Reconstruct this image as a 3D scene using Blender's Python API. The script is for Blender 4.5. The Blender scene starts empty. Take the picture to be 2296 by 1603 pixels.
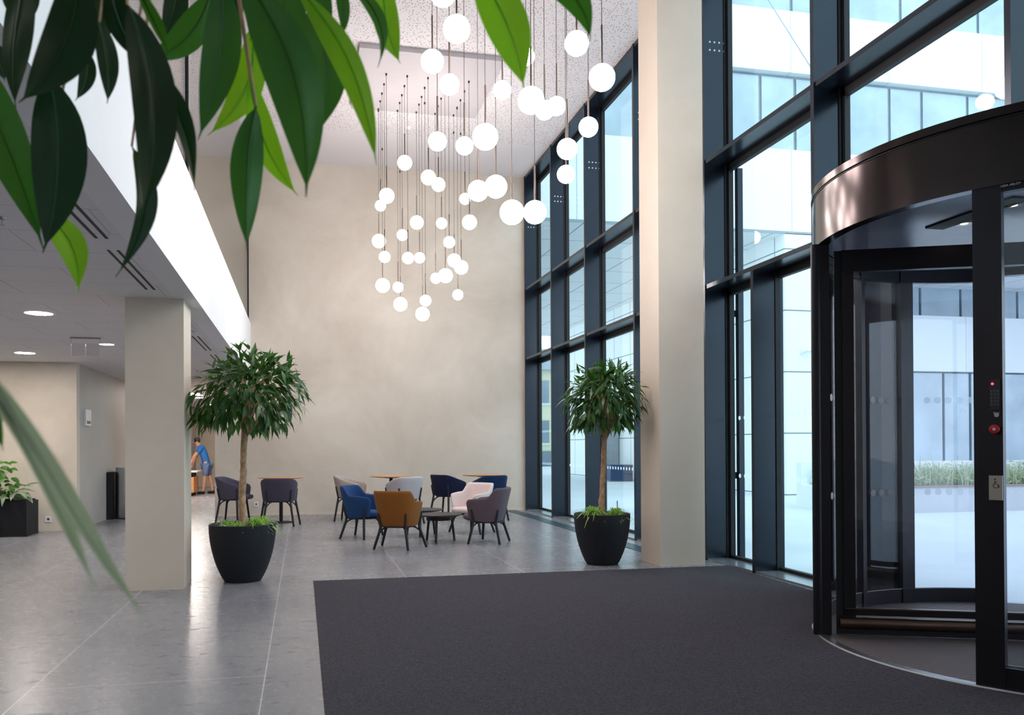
import bpy, bmesh, math, random
from mathutils import Vector, Matrix, Euler
random.seed(7)
S = bpy.context.scene
COL = S.collection
PI = math.pi
SKY, EXPO = 2.05, 0.42
rad = math.radians

# ---------------------------------------------------------------- materials
def lin(c):
    return tuple((x / 12.92 if x <= .04045 else ((x + .055) / 1.055) ** 2.4) for x in c)
def rgb(r, g, b):
    return lin((r / 255, g / 255, b / 255))
def newmat(name):
    m = bpy.data.materials.new(name); m.use_nodes = True
    nt = m.node_tree; nt.nodes.clear()
    out = nt.nodes.new('ShaderNodeOutputMaterial')
    return m, nt, out
def N(nt, t, **kw):
    n = nt.nodes.new(t)
    for k, v in kw.items():
        if k in n.inputs: n.inputs[k].default_value = v
        else: setattr(n, k, v)
    return n
def math_node(nt, op, a, b=None):
    n = nt.nodes.new('ShaderNodeMath'); n.operation = op
    for i, v in enumerate((a, b)):
        if v is None: continue
        if isinstance(v, (int, float)): n.inputs[i].default_value = v
        else: nt.links.new(v, n.inputs[i])
    return n.outputs[0]
def mixcol(nt, fac, a, b):
    n = nt.nodes.new('ShaderNodeMix'); n.data_type = 'RGBA'
    for i, v in ((0, fac), (6, a), (7, b)):
        if hasattr(v, 'is_output') or isinstance(v, bpy.types.NodeSocket): nt.links.new(v, n.inputs[i])
        elif i == 0: n.inputs[0].default_value = v
        else: n.inputs[i].default_value = (*v[:3], 1)
    return n.outputs[2]
def coords(nt):
    return nt.nodes.new('ShaderNodeTexCoord').outputs['Object']
def noise(nt, scale, detail=4, rough=.6, vec=None, dist=0):
    n = N(nt, 'ShaderNodeTexNoise', Scale=scale, Detail=detail, Roughness=rough, Distortion=dist)
    nt.links.new(vec if vec is not None else coords(nt), n.inputs['Vector'])
    return n.outputs['Fac']
def ramp(nt, fac, a, b):
    n = nt.nodes.new('ShaderNodeMapRange'); n.inputs[1].default_value = a; n.inputs[2].default_value = b
    nt.links.new(fac, n.inputs[0]); return n.outputs[0]
def principled(nt, out, color=None, rough=.5, metal=0, spec=.5):
    p = N(nt, 'ShaderNodeBsdfPrincipled', Roughness=rough, Metallic=metal)
    p.inputs['Specular IOR Level'].default_value = spec
    if isinstance(color, tuple): p.inputs['Base Color'].default_value = (*color[:3], 1)
    elif color is not None: nt.links.new(color, p.inputs['Base Color'])
    nt.links.new(p.outputs[0], out.inputs[0])
    return p
def bump(nt, p, h, strength=.2, dist=.01):
    b = N(nt, 'ShaderNodeBump', Strength=strength, Distance=dist)
    nt.links.new(h, b.inputs['Height']); nt.links.new(b.outputs[0], p.inputs['Normal'])
def plain(name, c, rough=.5, metal=0, spec=.5, var=.08, scale=8, bmp=0):
    m, nt, out = newmat(name)
    f = ramp(nt, noise(nt, scale), .3, .7)
    col = mixcol(nt, f, tuple(x * (1 - var) for x in c), tuple(min(1, x * (1 + var)) for x in c))
    p = principled(nt, out, col, rough, metal, spec)
    if bmp: bump(nt, p, noise(nt, scale * 20), bmp, .004)
    return m
def plaster(name, c, c2):
    m, nt, out = newmat(name)
    a = ramp(nt, noise(nt, .55, 6, .62, dist=.4), .32, .68)
    b = ramp(nt, noise(nt, 2.6, 8, .7), .3, .75)
    col = mixcol(nt, a, c, c2)
    col = mixcol(nt, math_node(nt, 'MULTIPLY', b, .35), col, tuple(x * .84 for x in c))
    p = principled(nt, out, col, .55, 0, .35)
    bump(nt, p, noise(nt, 9, 6, .7), .12, .01)
    return m
def emit(name, c, s):
    m, nt, out = newmat(name)
    e = N(nt, 'ShaderNodeEmission', Strength=s); e.inputs[0].default_value = (*c, 1)
    nt.links.new(e.outputs[0], out.inputs[0]); return m
def glassmat(name, tint, f0=.04, rough=.0, dirt=0):
    m, nt, out = newmat(name)
    lw = N(nt, 'ShaderNodeLayerWeight', Blend=.5)
    p5 = math_node(nt, 'POWER', lw.outputs['Facing'], 5)
    fr = math_node(nt, 'ADD', math_node(nt, 'MULTIPLY', p5, 1 - f0), f0)
    tr = nt.nodes.new('ShaderNodeBsdfTransparent'); tr.inputs[0].default_value = (*tint, 1)
    gl = N(nt, 'ShaderNodeBsdfGlossy', Roughness=rough)
    mx = nt.nodes.new('ShaderNodeMixShader')
    nt.links.new(fr, mx.inputs[0]); nt.links.new(tr.outputs[0], mx.inputs[1]); nt.links.new(gl.outputs[0], mx.inputs[2])
    nt.links.new(mx.outputs[0], out.inputs[0]); return m
def leafmat(name, dark, light, trans, fac=.35, rough=.35):
    m, nt, out = newmat(name)
    g = nt.nodes.new('ShaderNodeNewGeometry')
    col = mixcol(nt, g.outputs['Random Per Island'], dark, light)
    col = mixcol(nt, ramp(nt, noise(nt, 30, 3), .3, .7), col, dark)
    p = N(nt, 'ShaderNodeBsdfPrincipled', Roughness=rough); nt.links.new(col, p.inputs['Base Color'])
    t = nt.nodes.new('ShaderNodeBsdfTranslucent'); t.inputs[0].default_value = (*trans, 1)
    mx = N(nt, 'ShaderNodeMixShader'); mx.inputs[0].default_value = fac
    nt.links.new(p.outputs[0], mx.inputs[1]); nt.links.new(t.outputs[0], mx.inputs[2])
    nt.links.new(mx.outputs[0], out.inputs[0]); return m
def brickmask(nt, w, h, mortar, rot=0, offset=.5, swizzle=None, loc=(0, 0, 0)):
    tc = coords(nt)
    if swizzle:
        sp = nt.nodes.new('ShaderNodeSeparateXYZ'); nt.links.new(tc, sp.inputs[0])
        cb = nt.nodes.new('ShaderNodeCombineXYZ')
        for i, k in enumerate(swizzle): nt.links.new(sp.outputs['XYZ'.index(k)], cb.inputs[i])
        tc = cb.outputs[0]
    mp = nt.nodes.new('ShaderNodeMapping'); mp.inputs['Location'].default_value = loc
    nt.links.new(tc, mp.inputs[0])
    b = nt.nodes.new('ShaderNodeTexBrick'); b.offset = offset; b.squash = 1
    b.inputs['Scale'].default_value = 1; b.inputs['Brick Width'].default_value = w; b.inputs['Row Height'].default_value = h
    b.inputs['Mortar Size'].default_value = mortar; b.inputs['Mortar Smooth'].default_value = .1
    nt.links.new(mp.outputs[0], b.inputs[0]); return b.outputs['Fac']

MT = {}
MT['plaster'] = plaster('polished beige plaster', rgb(222, 211, 198), rgb(195, 182, 168))
MT['plaster_col'] = plaster('column plaster', rgb(226, 213, 198), rgb(214, 200, 184))
MT['plaster_grey'] = plaster('grey plaster', rgb(190, 184, 178), rgb(176, 170, 165))
MT['white'] = plain('white paint', rgb(238, 236, 238), .6, var=.015, scale=2)
MT['metal'] = plain('dark blue grey powder coat', rgb(40, 47, 58), .22, .55, .5, .06, 3)
MT['gasket'] = plain('black gasket', rgb(22, 24, 30), .6)
MT['sill'] = plain('grey aluminium sill', rgb(150, 158, 165), .25, .6, .5, .04)
MT['bronze'] = plain('dark bronze sheet', rgb(68, 59, 60), .17, .95, .5, .05, 2)
MT['door_metal'] = plain('dark door profile', rgb(44, 42, 48), .35, .6, .5, .06, 4)
MT['door_rail'] = plain('bronze rail', rgb(120, 96, 84), .3, .9, .5, .05, 4)
MT['black'] = plain('matt black', rgb(26, 27, 32), .65, 0, .3, .1, 12)
MT['leg'] = plain('black stained wood', rgb(38, 36, 42), .45, 0, .4, .12, 25)
MT['steel'] = plain('brushed steel', rgb(178, 176, 178), .3, 1, .5, .05, 6)
MT['pot'] = plain('charcoal fibre clay', rgb(34, 36, 42), .7, 0, .3, .1, 30, .15)
MT['soil'] = plain('potting soil', rgb(48, 38, 30), .95, 0, .1, .3, 40, .6)
MT['wood'] = plain('oak veneer', rgb(205, 150, 96), .4, 0, .4, .12, 10)
MT['plastic'] = plain('white plastic', rgb(235, 235, 235), .4)
MT['cord'] = plain('dark cable', rgb(70, 60, 58), .5)
MT['stem'] = plain('bronze tube', rgb(72, 60, 54), .4, .5)
MT['paving'] = plain('pale paving', rgb(214, 218, 222), .7, 0, .3, .05, .5)
MT['dotwhite'] = plain('etched dot', rgb(205, 215, 225), .6, var=.02)
MT['red'] = plain('red plastic', rgb(205, 30, 40), .35)
MT['keypad'] = plain('grey key plastic', rgb(84, 84, 90), .5)
MT['plate'] = plain('satin plate', rgb(190, 182, 168), .4, .4)
MT['ink'] = plain('dark ink', rgb(40, 40, 46), .6)
MT['globe'] = emit('opal glass lit', (1, .89, .84), 26.0)
MT['lamp'] = emit('warm lamp', (1, .92, .84), 105.0)
MT['lampsmall'] = emit('halogen', (1, .72, .45), 8.0)
MT['led'] = emit('red led', (1, .05, .1), 3.0)
MT['glass'] = glassmat('facade glass', (.85, .955, .975), .04)
MT['doorglass'] = glassmat('door glass', (.90, .93, .965), .045)
MT['guard'] = glassmat('guard glass', (.93, .95, .94), .06)
MT['signglass'] = glassmat('acrylic', (.96, .95, .96), .05)
MT['acryl'] = plain('acrylic edge', rgb(225, 222, 225), .3)
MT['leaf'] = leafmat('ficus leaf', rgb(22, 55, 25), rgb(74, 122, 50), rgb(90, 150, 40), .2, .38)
MT['leaf_shaded'] = leafmat('ficus leaf shade tone', rgb(12, 36, 24), rgb(20, 50, 32), rgb(24, 70, 20), .28, .33)  # foreground leaf with shade painted into its colour
MT['leaf_half_lit'] = leafmat('ficus leaf half-lit tone', rgb(36, 84, 34), rgb(48, 100, 40), rgb(70, 132, 24), .42, .36)  # same leaf, half-lit tone put into the colour
MT['leaf_backlit'] = leafmat('ficus leaf backlit tone', rgb(74, 124, 26), rgb(96, 152, 34), rgb(150, 214, 30), .6, .4)  # same leaf, backlit glow painted into the colour
MT['grass'] = leafmat('spider plant', rgb(140, 186, 84), rgb(206, 226, 140), rgb(170, 215, 90), .4, .45)
MT['pothos'] = leafmat('pothos leaf', rgb(44, 96, 30), rgb(104, 160, 44), rgb(120, 180, 40), .3, .4)
MT['aglao'] = leafmat('variegated leaf', rgb(70, 100, 64), rgb(200, 212, 184), rgb(150, 180, 110), .2, .4)
MT['bark'] = plain('pale bark', rgb(184, 150, 120), .8, 0, .2, .4, 14, .5)
MT['outgrass'] = leafmat('dry border plants', rgb(150, 160, 120), rgb(225, 228, 205), rgb(210, 220, 180), .3, .6)
MT['outwhite'] = plain('white cladding', rgb(240, 243, 245), .5, var=.01, scale=1)
MT['winblue'] = plain('reflective window', rgb(172, 186, 196), .2, .3, .5, .2, .5)
MT['winframe'] = plain('window frame', rgb(140, 152, 164), .4, .1)
MT['yellow'] = plain('yellow render', rgb(240, 236, 204), .8, var=.04, scale=.6)
MT['skin'] = plain('skin', rgb(205, 150, 125), .5)
MT['shirt'] = plain('blue cotton', rgb(28, 98, 168), .8, var=.15)
MT['shorts'] = plain('washed denim', rgb(92, 112, 150), .8, var=.12)
MT['hair'] = plain('dark hair', rgb(28, 22, 20), .6)
MT['bluebox'] = plain('dark blue paint', rgb(44, 66, 104), .5)

def fabric(name, c):
    m, nt, out = newmat(name)
    f = noise(nt, 260, 2)
    col = mixcol(nt, ramp(nt, f, .35, .65), tuple(x * .82 for x in c), tuple(min(1, x * 1.12) for x in c))
    p = principled(nt, out, col, .9, 0, .15)
    p.inputs['Sheen Weight'].default_value = .08
    bump(nt, p, f, .2, .002); return m
FAB = {k: fabric(k, rgb(*v)) for k, v in {
    'mustard wool': (140, 88, 38), 'royal blue wool': (36, 68, 114), 'plum grey wool': (100, 88, 98),
    'pale pink wool': (226, 208, 206), 'taupe wool': (178, 164, 158), 'light grey wool': (186, 180, 186),
    'navy wool': (24, 32, 60), 'deep blue wool': (22, 46, 82), 'slate wool': (78, 74, 90), 'slate wool b': (70, 66, 82)}.items()}

def floor_mat():
    m, nt, out = newmat('grey terrazzo tiles')
    tc = coords(nt)
    mp = nt.nodes.new('ShaderNodeMapping'); mp.inputs['Scale'].default_value = (1, 1.5, 1); nt.links.new(tc, mp.inputs[0])
    a = ramp(nt, noise(nt, 1.1, 6, .65), .3, .7)
    b = ramp(nt, noise(nt, 8, 3, .55, mp.outputs[0]), .58, .70)
    c = ramp(nt, noise(nt, 24, 2, .5, mp.outputs[0]), .61, .67)
    gr = noise(nt, 75, 3, .7)
    col = mixcol(nt, a, rgb(128, 129, 137), rgb(147, 147, 152))
    col = mixcol(nt, math_node(nt, 'MULTIPLY', b, .7), col, rgb(94, 94, 106))
    col = mixcol(nt, math_node(nt, 'MULTIPLY', c, .45), col, rgb(186, 184, 182))
    col = mixcol(nt, math_node(nt, 'MULTIPLY', ramp(nt, gr, .4, .7), .35), col, rgb(106, 105, 109))
    j = brickmask(nt, 2.64, 1.325, .004, swizzle='YXZ', loc=(-.01, .225, 0))
    col = mixcol(nt, j, col, rgb(205, 203, 204))
    p = principled(nt, out, col, .3, 0, .5)
    r = nt.nodes.new('ShaderNodeMapRange'); r.inputs[3].default_value = .27; r.inputs[4].default_value = .38
    nt.links.new(b, r.inputs[0]); nt.links.new(r.outputs[0], p.inputs['Roughness'])
    return m
def carpet_mat():
    m, nt, out = newmat('charcoal ribbed carpet')
    w = N(nt, 'ShaderNodeTexWave', Scale=52, Distortion=1.2, Detail=1); w.inputs['Detail Scale'].default_value = 8
    nt.links.new(coords(nt), w.inputs[0])
    a = noise(nt, 90, 3, .75); g = ramp(nt, noise(nt, 1.3, 5), .3, .7)
    col = mixcol(nt, ramp(nt, a, .3, .7), rgb(46, 46, 52), rgb(92, 90, 98))
    col = mixcol(nt, math_node(nt, 'MULTIPLY', w.outputs['Fac'], .3), col, rgb(32, 32, 36))
    col = mixcol(nt, math_node(nt, 'MULTIPLY', g, .3), col, rgb(64, 61, 65))
    p = principled(nt, out, col, .95, 0, .1)
    bump(nt, p, a, .5, .006); return m
def perforated():
    m, nt, out = newmat('perforated acoustic board')
    v = N(nt, 'ShaderNodeTexVoronoi', Scale=24, Randomness=.8); nt.links.new(coords(nt), v.inputs['Vector'])
    n = noise(nt, 60, 1)
    d = math_node(nt, 'ADD', v.outputs['Distance'], math_node(nt, 'MULTIPLY', n, .25))
    hole = math_node(nt, 'LESS_THAN', d, .355)
    sp = nt.nodes.new('ShaderNodeSeparateXYZ'); nt.links.new(coords(nt), sp.inputs[0])
    hole = math_node(nt, 'MULTIPLY', hole, math_node(nt, 'LESS_THAN', sp.outputs[1], 15.95))
    hole = math_node(nt, 'MULTIPLY', hole, math_node(nt, 'GREATER_THAN', sp.outputs[0], -.75))
    col = mixcol(nt, hole, rgb(228, 221, 222), rgb(136, 127, 128))
    principled(nt, out, col, .8, 0, .2); return m
def tiled(name, c, cj, w, h, mort, swz, off=0, rough=.7, loc=(0, 0, 0)):
    m, nt, out = newmat(name)
    f = ramp(nt, noise(nt, .8), .3, .7)
    col = mixcol(nt, f, tuple(x * .97 for x in c), c)
    col = mixcol(nt, brickmask(nt, w, h, mort, swizzle=swz, offset=off, loc=loc), col, cj)
    principled(nt, out, col, rough, 0, .3); return m
def grating():
    m, nt, out = newmat('ribbed entrance grating')
    mp = nt.nodes.new('ShaderNodeMapping'); mp.inputs['Rotation'].default_value = (0, 0, rad(35)); nt.links.new(coords(nt), mp.inputs[0])
    w = N(nt, 'ShaderNodeTexWave', Scale=7.2); w.bands_direction = 'Y'; nt.links.new(mp.outputs[0], w.inputs[0])
    col = mixcol(nt, ramp(nt, w.outputs['Fac'], .25, .7), rgb(58, 50, 50), rgb(124, 110, 108))
    col = mixcol(nt, math_node(nt, 'MULTIPLY', noise(nt, 90), .5), col, rgb(70, 62, 62))
    p = principled(nt, out, col, .6, .1, .4); bump(nt, p, w.outputs['Fac'], .5, .01); return m
MT['floor'] = floor_mat(); MT['carpet'] = carpet_mat(); MT['ceiling'] = perforated(); MT['grating'] = grating()
MT['lowceiling'] = tiled('metal ceiling tiles', rgb(236, 231, 232), rgb(190, 186, 188), 1.3, .62, .004, 'XYZ', .5)
MT['cladding'] = tiled('white cladding panels', rgb(240, 243, 245), rgb(120, 130, 140), 1.9, 1.74, .018, 'XZY', 0, .5, loc=(-.64, -.02, 0))
MT['claddingy'] = tiled('white cladding panels along', rgb(240, 243, 245), rgb(120, 130, 140), 1.8, 1.74, .018, 'YZX', 0, .5, loc=(-.5, -.02, 0))
MT['soffit'] = tiled('panelled soffit', rgb(232, 234, 236), rgb(150, 158, 165), 1.4, 1.9, .022, 'XYZ', 0, .6)
MT['spandrel'] = tiled('white spandrel', rgb(242, 245, 247), rgb(190, 200, 210), 3.2, 50, .015, 'XZY', 0, .5, loc=(0, 20, 0))

# ---------------------------------------------------------------- mesh builder
class MB:
    def __init__(s): s.v = []; s.f = []
    def add(s, vs, fs):
        b = len(s.v); s.v += [tuple(v) for v in vs]; s.f += [tuple(b + i for i in f) for f in fs]; return s
    def box(s, x0, y0, z0, x1, y1, z1):
        x0, x1 = min(x0, x1), max(x0, x1); y0, y1 = min(y0, y1), max(y0, y1); z0, z1 = min(z0, z1), max(z0, z1)
        return s.add([(x0, y0, z0), (x1, y0, z0), (x1, y1, z0), (x0, y1, z0), (x0, y0, z1), (x1, y0, z1), (x1, y1, z1), (x0, y1, z1)],
                     [(0, 3, 2, 1), (4, 5, 6, 7), (0, 1, 5, 4), (1, 2, 6, 5), (2, 3, 7, 6), (3, 0, 4, 7)])
    def tube(s, pts, r, n=8, flat=1.0):
        pts = [Vector(p) for p in pts]; rs = r if isinstance(r, (list, tuple)) else [r] * len(pts)
        vs = []; fs = []; up = Vector((0, 0, 1)); prev = None
        for i, p in enumerate(pts):
            t = (pts[min(i + 1, len(pts) - 1)] - pts[max(i - 1, 0)]).normalized()
            if prev is None:
                a = t.cross(up if abs(t.z) < .95 else Vector((1, 0, 0))).normalized()
            else: a = (prev - t * prev.dot(t)).normalized()
            prev = a; b = t.cross(a)
            for k in range(n):
                w = 2 * PI * k / n; vs.append(p + (a * math.cos(w) + b * math.sin(w) * flat) * rs[i])
        for i in range(len(pts) - 1):
            for k in range(n):
                fs.append((i * n + k, i * n + (k + 1) % n, (i + 1) * n + (k + 1) % n, (i + 1) * n + k))
        fs.append(tuple(range(n))); fs.append(tuple(range((len(pts) - 1) * n, len(pts) * n)))
        return s.add(vs, fs)
    def lathe(s, prof, n=32, c=(0, 0, 0), a0=0, a1=2 * PI, sx=1, sy=1):
        full = abs(a1 - a0 - 2 * PI) < 1e-6; m = n if full else n + 1; vs = []; fs = []
        for i in range(m):
            a = a0 + (a1 - a0) * i / n
            for r, z in prof: vs.append((c[0] + r * math.cos(a) * sx, c[1] + r * math.sin(a) * sy, c[2] + z))
        L = len(prof)
        for i in range(n):
            j = (i + 1) % m
            for k in range(L - 1): fs.append((i * L + k, j * L + k, j * L + k + 1, i * L + k + 1))
        return s.add(vs, fs)
    def arcbox(s, c, r0, r1, z0, z1, a0, a1, n=24):
        vs = []; fs = []
        for i in range(n + 1):
            a = rad(a0 + (a1 - a0) * i / n); ca, sa = math.cos(a), math.sin(a)
            for r, z in ((r0, z0), (r1, z0), (r1, z1), (r0, z1)): vs.append((c[0] + r * ca, c[1] + r * sa, z))
        for i in range(n):
            for k in range(4): fs.append((i * 4 + k, i * 4 + (k + 1) % 4, (i + 1) * 4 + (k + 1) % 4, (i + 1) * 4 + k))
        fs += [(0, 1, 2, 3), tuple(n * 4 + k for k in range(4))]
        return s.add(vs, fs)
    def disc(s, c, r, h, n=24, axis='Z'):
        vs = []; fs = []
        for z in (0, h):
            for k in range(n):
                a = 2 * PI * k / n; p = (r * math.cos(a), r * math.sin(a), z)
                if axis == 'Y': p = (p[0], p[2], p[1])
                if axis == 'X': p = (p[2], p[0], p[1])
                vs.append((c[0] + p[0], c[1] + p[1], c[2] + p[2]))
        for k in range(n): fs.append((k, (k + 1) % n, n + (k + 1) % n, n + k))
        fs += [tuple(range(n)), tuple(range(n, 2 * n))]
        return s.add(vs, fs)
    def sphere(s, c, r, nu=24, nv=14, sz=1):
        return s.lathe([(r * math.sin(PI * k / nv), -r * sz * math.cos(PI * k / nv)) for k in range(nv + 1)], nu, c)
    def leaf(s, base, d, nrm, length, w, droop=.2, fold=.25, n=6, bend=0, tip=.12):
        d = Vector(d).normalized(); nrm = Vector(nrm); side = d.cross(nrm).normalized(); nrm = side.cross(d).normalized()
        base = Vector(base); vs = []; fs = []
        for i in range(n + 1):
            t = i / n
            p = base + d * (length * t) - nrm * (droop * length * t * t) + side * (bend * length * 4 * t * (1 - t))
            ww = w * .5 * (math.sin(PI * min(1, t / (1 - tip)) ** .85) ** .8 if t < 1 - tip else 0) + w * .03
            if t == 0: ww = w * .03
            vs += [p - side * ww + nrm * ww * fold, p, p + side * ww + nrm * ww * fold]
        for i in range(n):
            for k in (0, 1): fs.append((i * 3 + k, i * 3 + k + 1, i * 3 + k + 4, i * 3 + k + 3))
        return s.add(vs, fs)

def obj(name, mb, m, parent=None, local=False, smooth=True, angle=.7, recalc=True):
    """link the builder as ONE mesh; coordinates are world unless local (then they are the parent's own)"""
    me = bpy.data.meshes.new(name)
    me.from_pydata(mb.v, [], mb.f); me.update()
    bm = bmesh.new(); bm.from_mesh(me)
    bmesh.ops.remove_doubles(bm, verts=bm.verts, dist=1e-6)
    if recalc: bmesh.ops.recalc_face_normals(bm, faces=bm.faces)
    bm.to_mesh(me); bm.free()
    if smooth:
        me.polygons.foreach_set('use_smooth', [True] * len(me.polygons)); me.set_sharp_from_angle(angle=angle)
    o = bpy.data.objects.new(name, me); COL.objects.link(o)
    me.materials.append(MT[m] if isinstance(m, str) else m)
    if parent is not None:
        o.parent = parent
        if not local:
            off = Vector((0, 0, 0)); q = parent
            while q is not None: off += q.location; q = q.parent
            me.transform(Matrix.Translation(-off))
    elif not local:
        pass
    return o
def tag(o, label, cat, group=None, kind=None):
    o['label'] = label; o['category'] = cat
    if group: o['group'] = group
    if kind: o['kind'] = kind
    return o
def thing(name, label, cat, loc, rz=0, group=None, kind=None):
    o = bpy.data.objects.new(name, None); COL.objects.link(o); o.location = loc; o.rotation_euler = (0, 0, rz)
    o.empty_display_size = .2
    return tag(o, label, cat, group, kind)
def struct(name, mb, m, label, cat, **k):
    return tag(obj(name, mb, m, **k), label, cat, None, 'structure')
def dup(root, loc, rz, label, group=None):
    r = root.copy(); COL.objects.link(r); r.location = loc; r.rotation_euler = (0, 0, rz); r['label'] = label
    if group: r['group'] = group
    for ch in list(root.children):
        c = ch.copy(); COL.objects.link(c); c.parent = r
        for g in list(ch.children):
            d = g.copy(); COL.objects.link(d); d.parent = c
    return r
def dotmat():
    m, nt, out = newmat('etched warning dot')
    a = nt.nodes.new('ShaderNodeBsdfTranslucent'); a.inputs[0].default_value = (.93, .95, .97, 1)
    b = nt.nodes.new('ShaderNodeBsdfTransparent'); b.inputs[0].default_value = (.9, .93, .97, 1)
    x = N(nt, 'ShaderNodeMixShader'); x.inputs[0].default_value = .55
    nt.links.new(b.outputs[0], x.inputs[1]); nt.links.new(a.outputs[0], x.inputs[2]); nt.links.new(x.outputs[0], out.inputs[0]); return m
MT['dotwhite'] = dotmat()
MT['leaf_sheen'] = leafmat('ficus leaf sheen tone', rgb(186, 198, 176), rgb(206, 214, 192), rgb(170, 190, 140), .3, .35)  # sheen from the window painted in as a pale base colour
MT['panelwhite'] = plain('off-white board', rgb(192, 186, 189), .7, var=.01)
MT['concrete'] = plain('pale concrete', rgb(196, 196, 200), .8, var=.05, scale=1)

# ---------------------------------------------------------------- the room
H = 7.43; ZL = 2.90; ZF = 4.0; XF = -1.03; XM = 4.86; XG = 5.20; YB = 17.88; YR = -5.0
struct('floor', MB().box(-11, YR, -.2, 5.2, 34, 0), 'floor', 'large grey stone-look floor tiles with thin pale joints', 'floor')
struct('ceiling', MB().box(-8, YR, H, 5.3, YB + .1, H + .2), 'ceiling', 'white perforated ceiling high above the lobby', 'ceiling')
struct('wall_back', MB().box(-1.75, YB, 0, 5.22, YB + .3, H).box(-8, YB, 3.3, -1.75, YB + .3, H), 'plaster', 'tall mottled beige plaster wall behind the seating', 'wall')
struct('wall_rear', MB().box(-11, YR - .2, 0, 5.3, YR, H), 'plaster', 'beige plaster wall behind the viewpoint', 'wall')
struct('wall_left', MB().box(-11, 15.5, 0, -3.80, 15.7, ZL), 'plaster', 'lit beige plaster wall behind the black planter box', 'wall')
struct('wall_passage', MB().box(-4.0, 15.7, 0, -3.80, 34, ZL), 'plaster_grey', 'grey plaster wall running into the passage', 'wall')
struct('wall_passage_right', MB().box(-1.75, YB + .3, 0, -1.6, 34, ZL), 'plaster', 'beige passage wall behind the back wall', 'wall')
struct('wall_end', MB().box(-4.0, 32, 0, -1.6, 32.2, ZL), 'plaster', 'beige wall closing the passage', 'wall')
struct('wall_west', MB().box(-11, YR, 0, -10.8, 15.7, ZL), 'plaster_grey', 'far side wall under the gallery', 'wall')
struct('wall_upper', MB().box(-8, YR, 3.3, -7.8, YB, H), 'plaster', 'beige wall of the upper floor behind the guard glass', 'wall')
struct('ceiling_gallery', MB().box(-11, YR, ZL, XF - .2, YB, ZL + .12).box(-4.0, YB, ZL, -1.6, 34, ZL + .12), 'lowceiling', 'low grey panel ceiling under the gallery', 'ceiling')
struct('slab_gallery', MB().box(-8, YR, 3.1, XF - .2, YB, 3.3), 'white', 'floor slab of the gallery', 'floor')
struct('trim_fascia', MB().box(XF - .2, YR, ZL, XF, YB - .002, ZF), 'white', 'plain white fascia band along the gallery edge', 'trim')
# upper guard glazing above the fascia
g = thing('window_gallery', 'floor-to-ceiling glass above the white gallery fascia', 'window', (XF - .06, 0, ZF), kind='structure')
ys = [YR, 3.6, 8.47, YB - .03]
for i in range(3):
    obj('pane', MB().box(XF - .07, ys[i] + .02, ZF, XF - .05, ys[i + 1] - .02, H), 'guard', g, smooth=False)
for y in ys[1:]:
    obj('joint_profile', MB().box(XF - .085, y - .02, ZF, XF - .035, y + .02, H), 'gasket', g, smooth=False)
struct('column_gallery', MB().box(-1.70, 8.735, 0, -1.15, 9.28, ZL).box(-1.70, 8.735, 3.3, -1.15, 9.28, H), 'plaster_col',
       'square beige column under the gallery, beside the left potted tree', 'column')
struct('column_facade', MB().box(4.085, 9.03, 0, 4.655, 9.585, H), 'plaster_col', 'square full-height beige column beside the right potted tree', 'column')
for y, nm in ((13.52, 'far'), (7.75, 'near')):
    struct('ceiling_panel', MB().box(.86, y - 1.12, H - .075, 3.09, y + 1.14, H - .002), 'panelwhite',
           'smooth white dropped ceiling panel carrying the %s pendant cords' % ('farther' if nm == 'far' else 'nearer'), 'ceiling panel')
struct('baseboard_back', MB().box(-1.75, YB - .012, 0, 4.86, YB, .05), 'plaster_col', 'low pale skirting strip along the back wall', 'baseboard')

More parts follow.
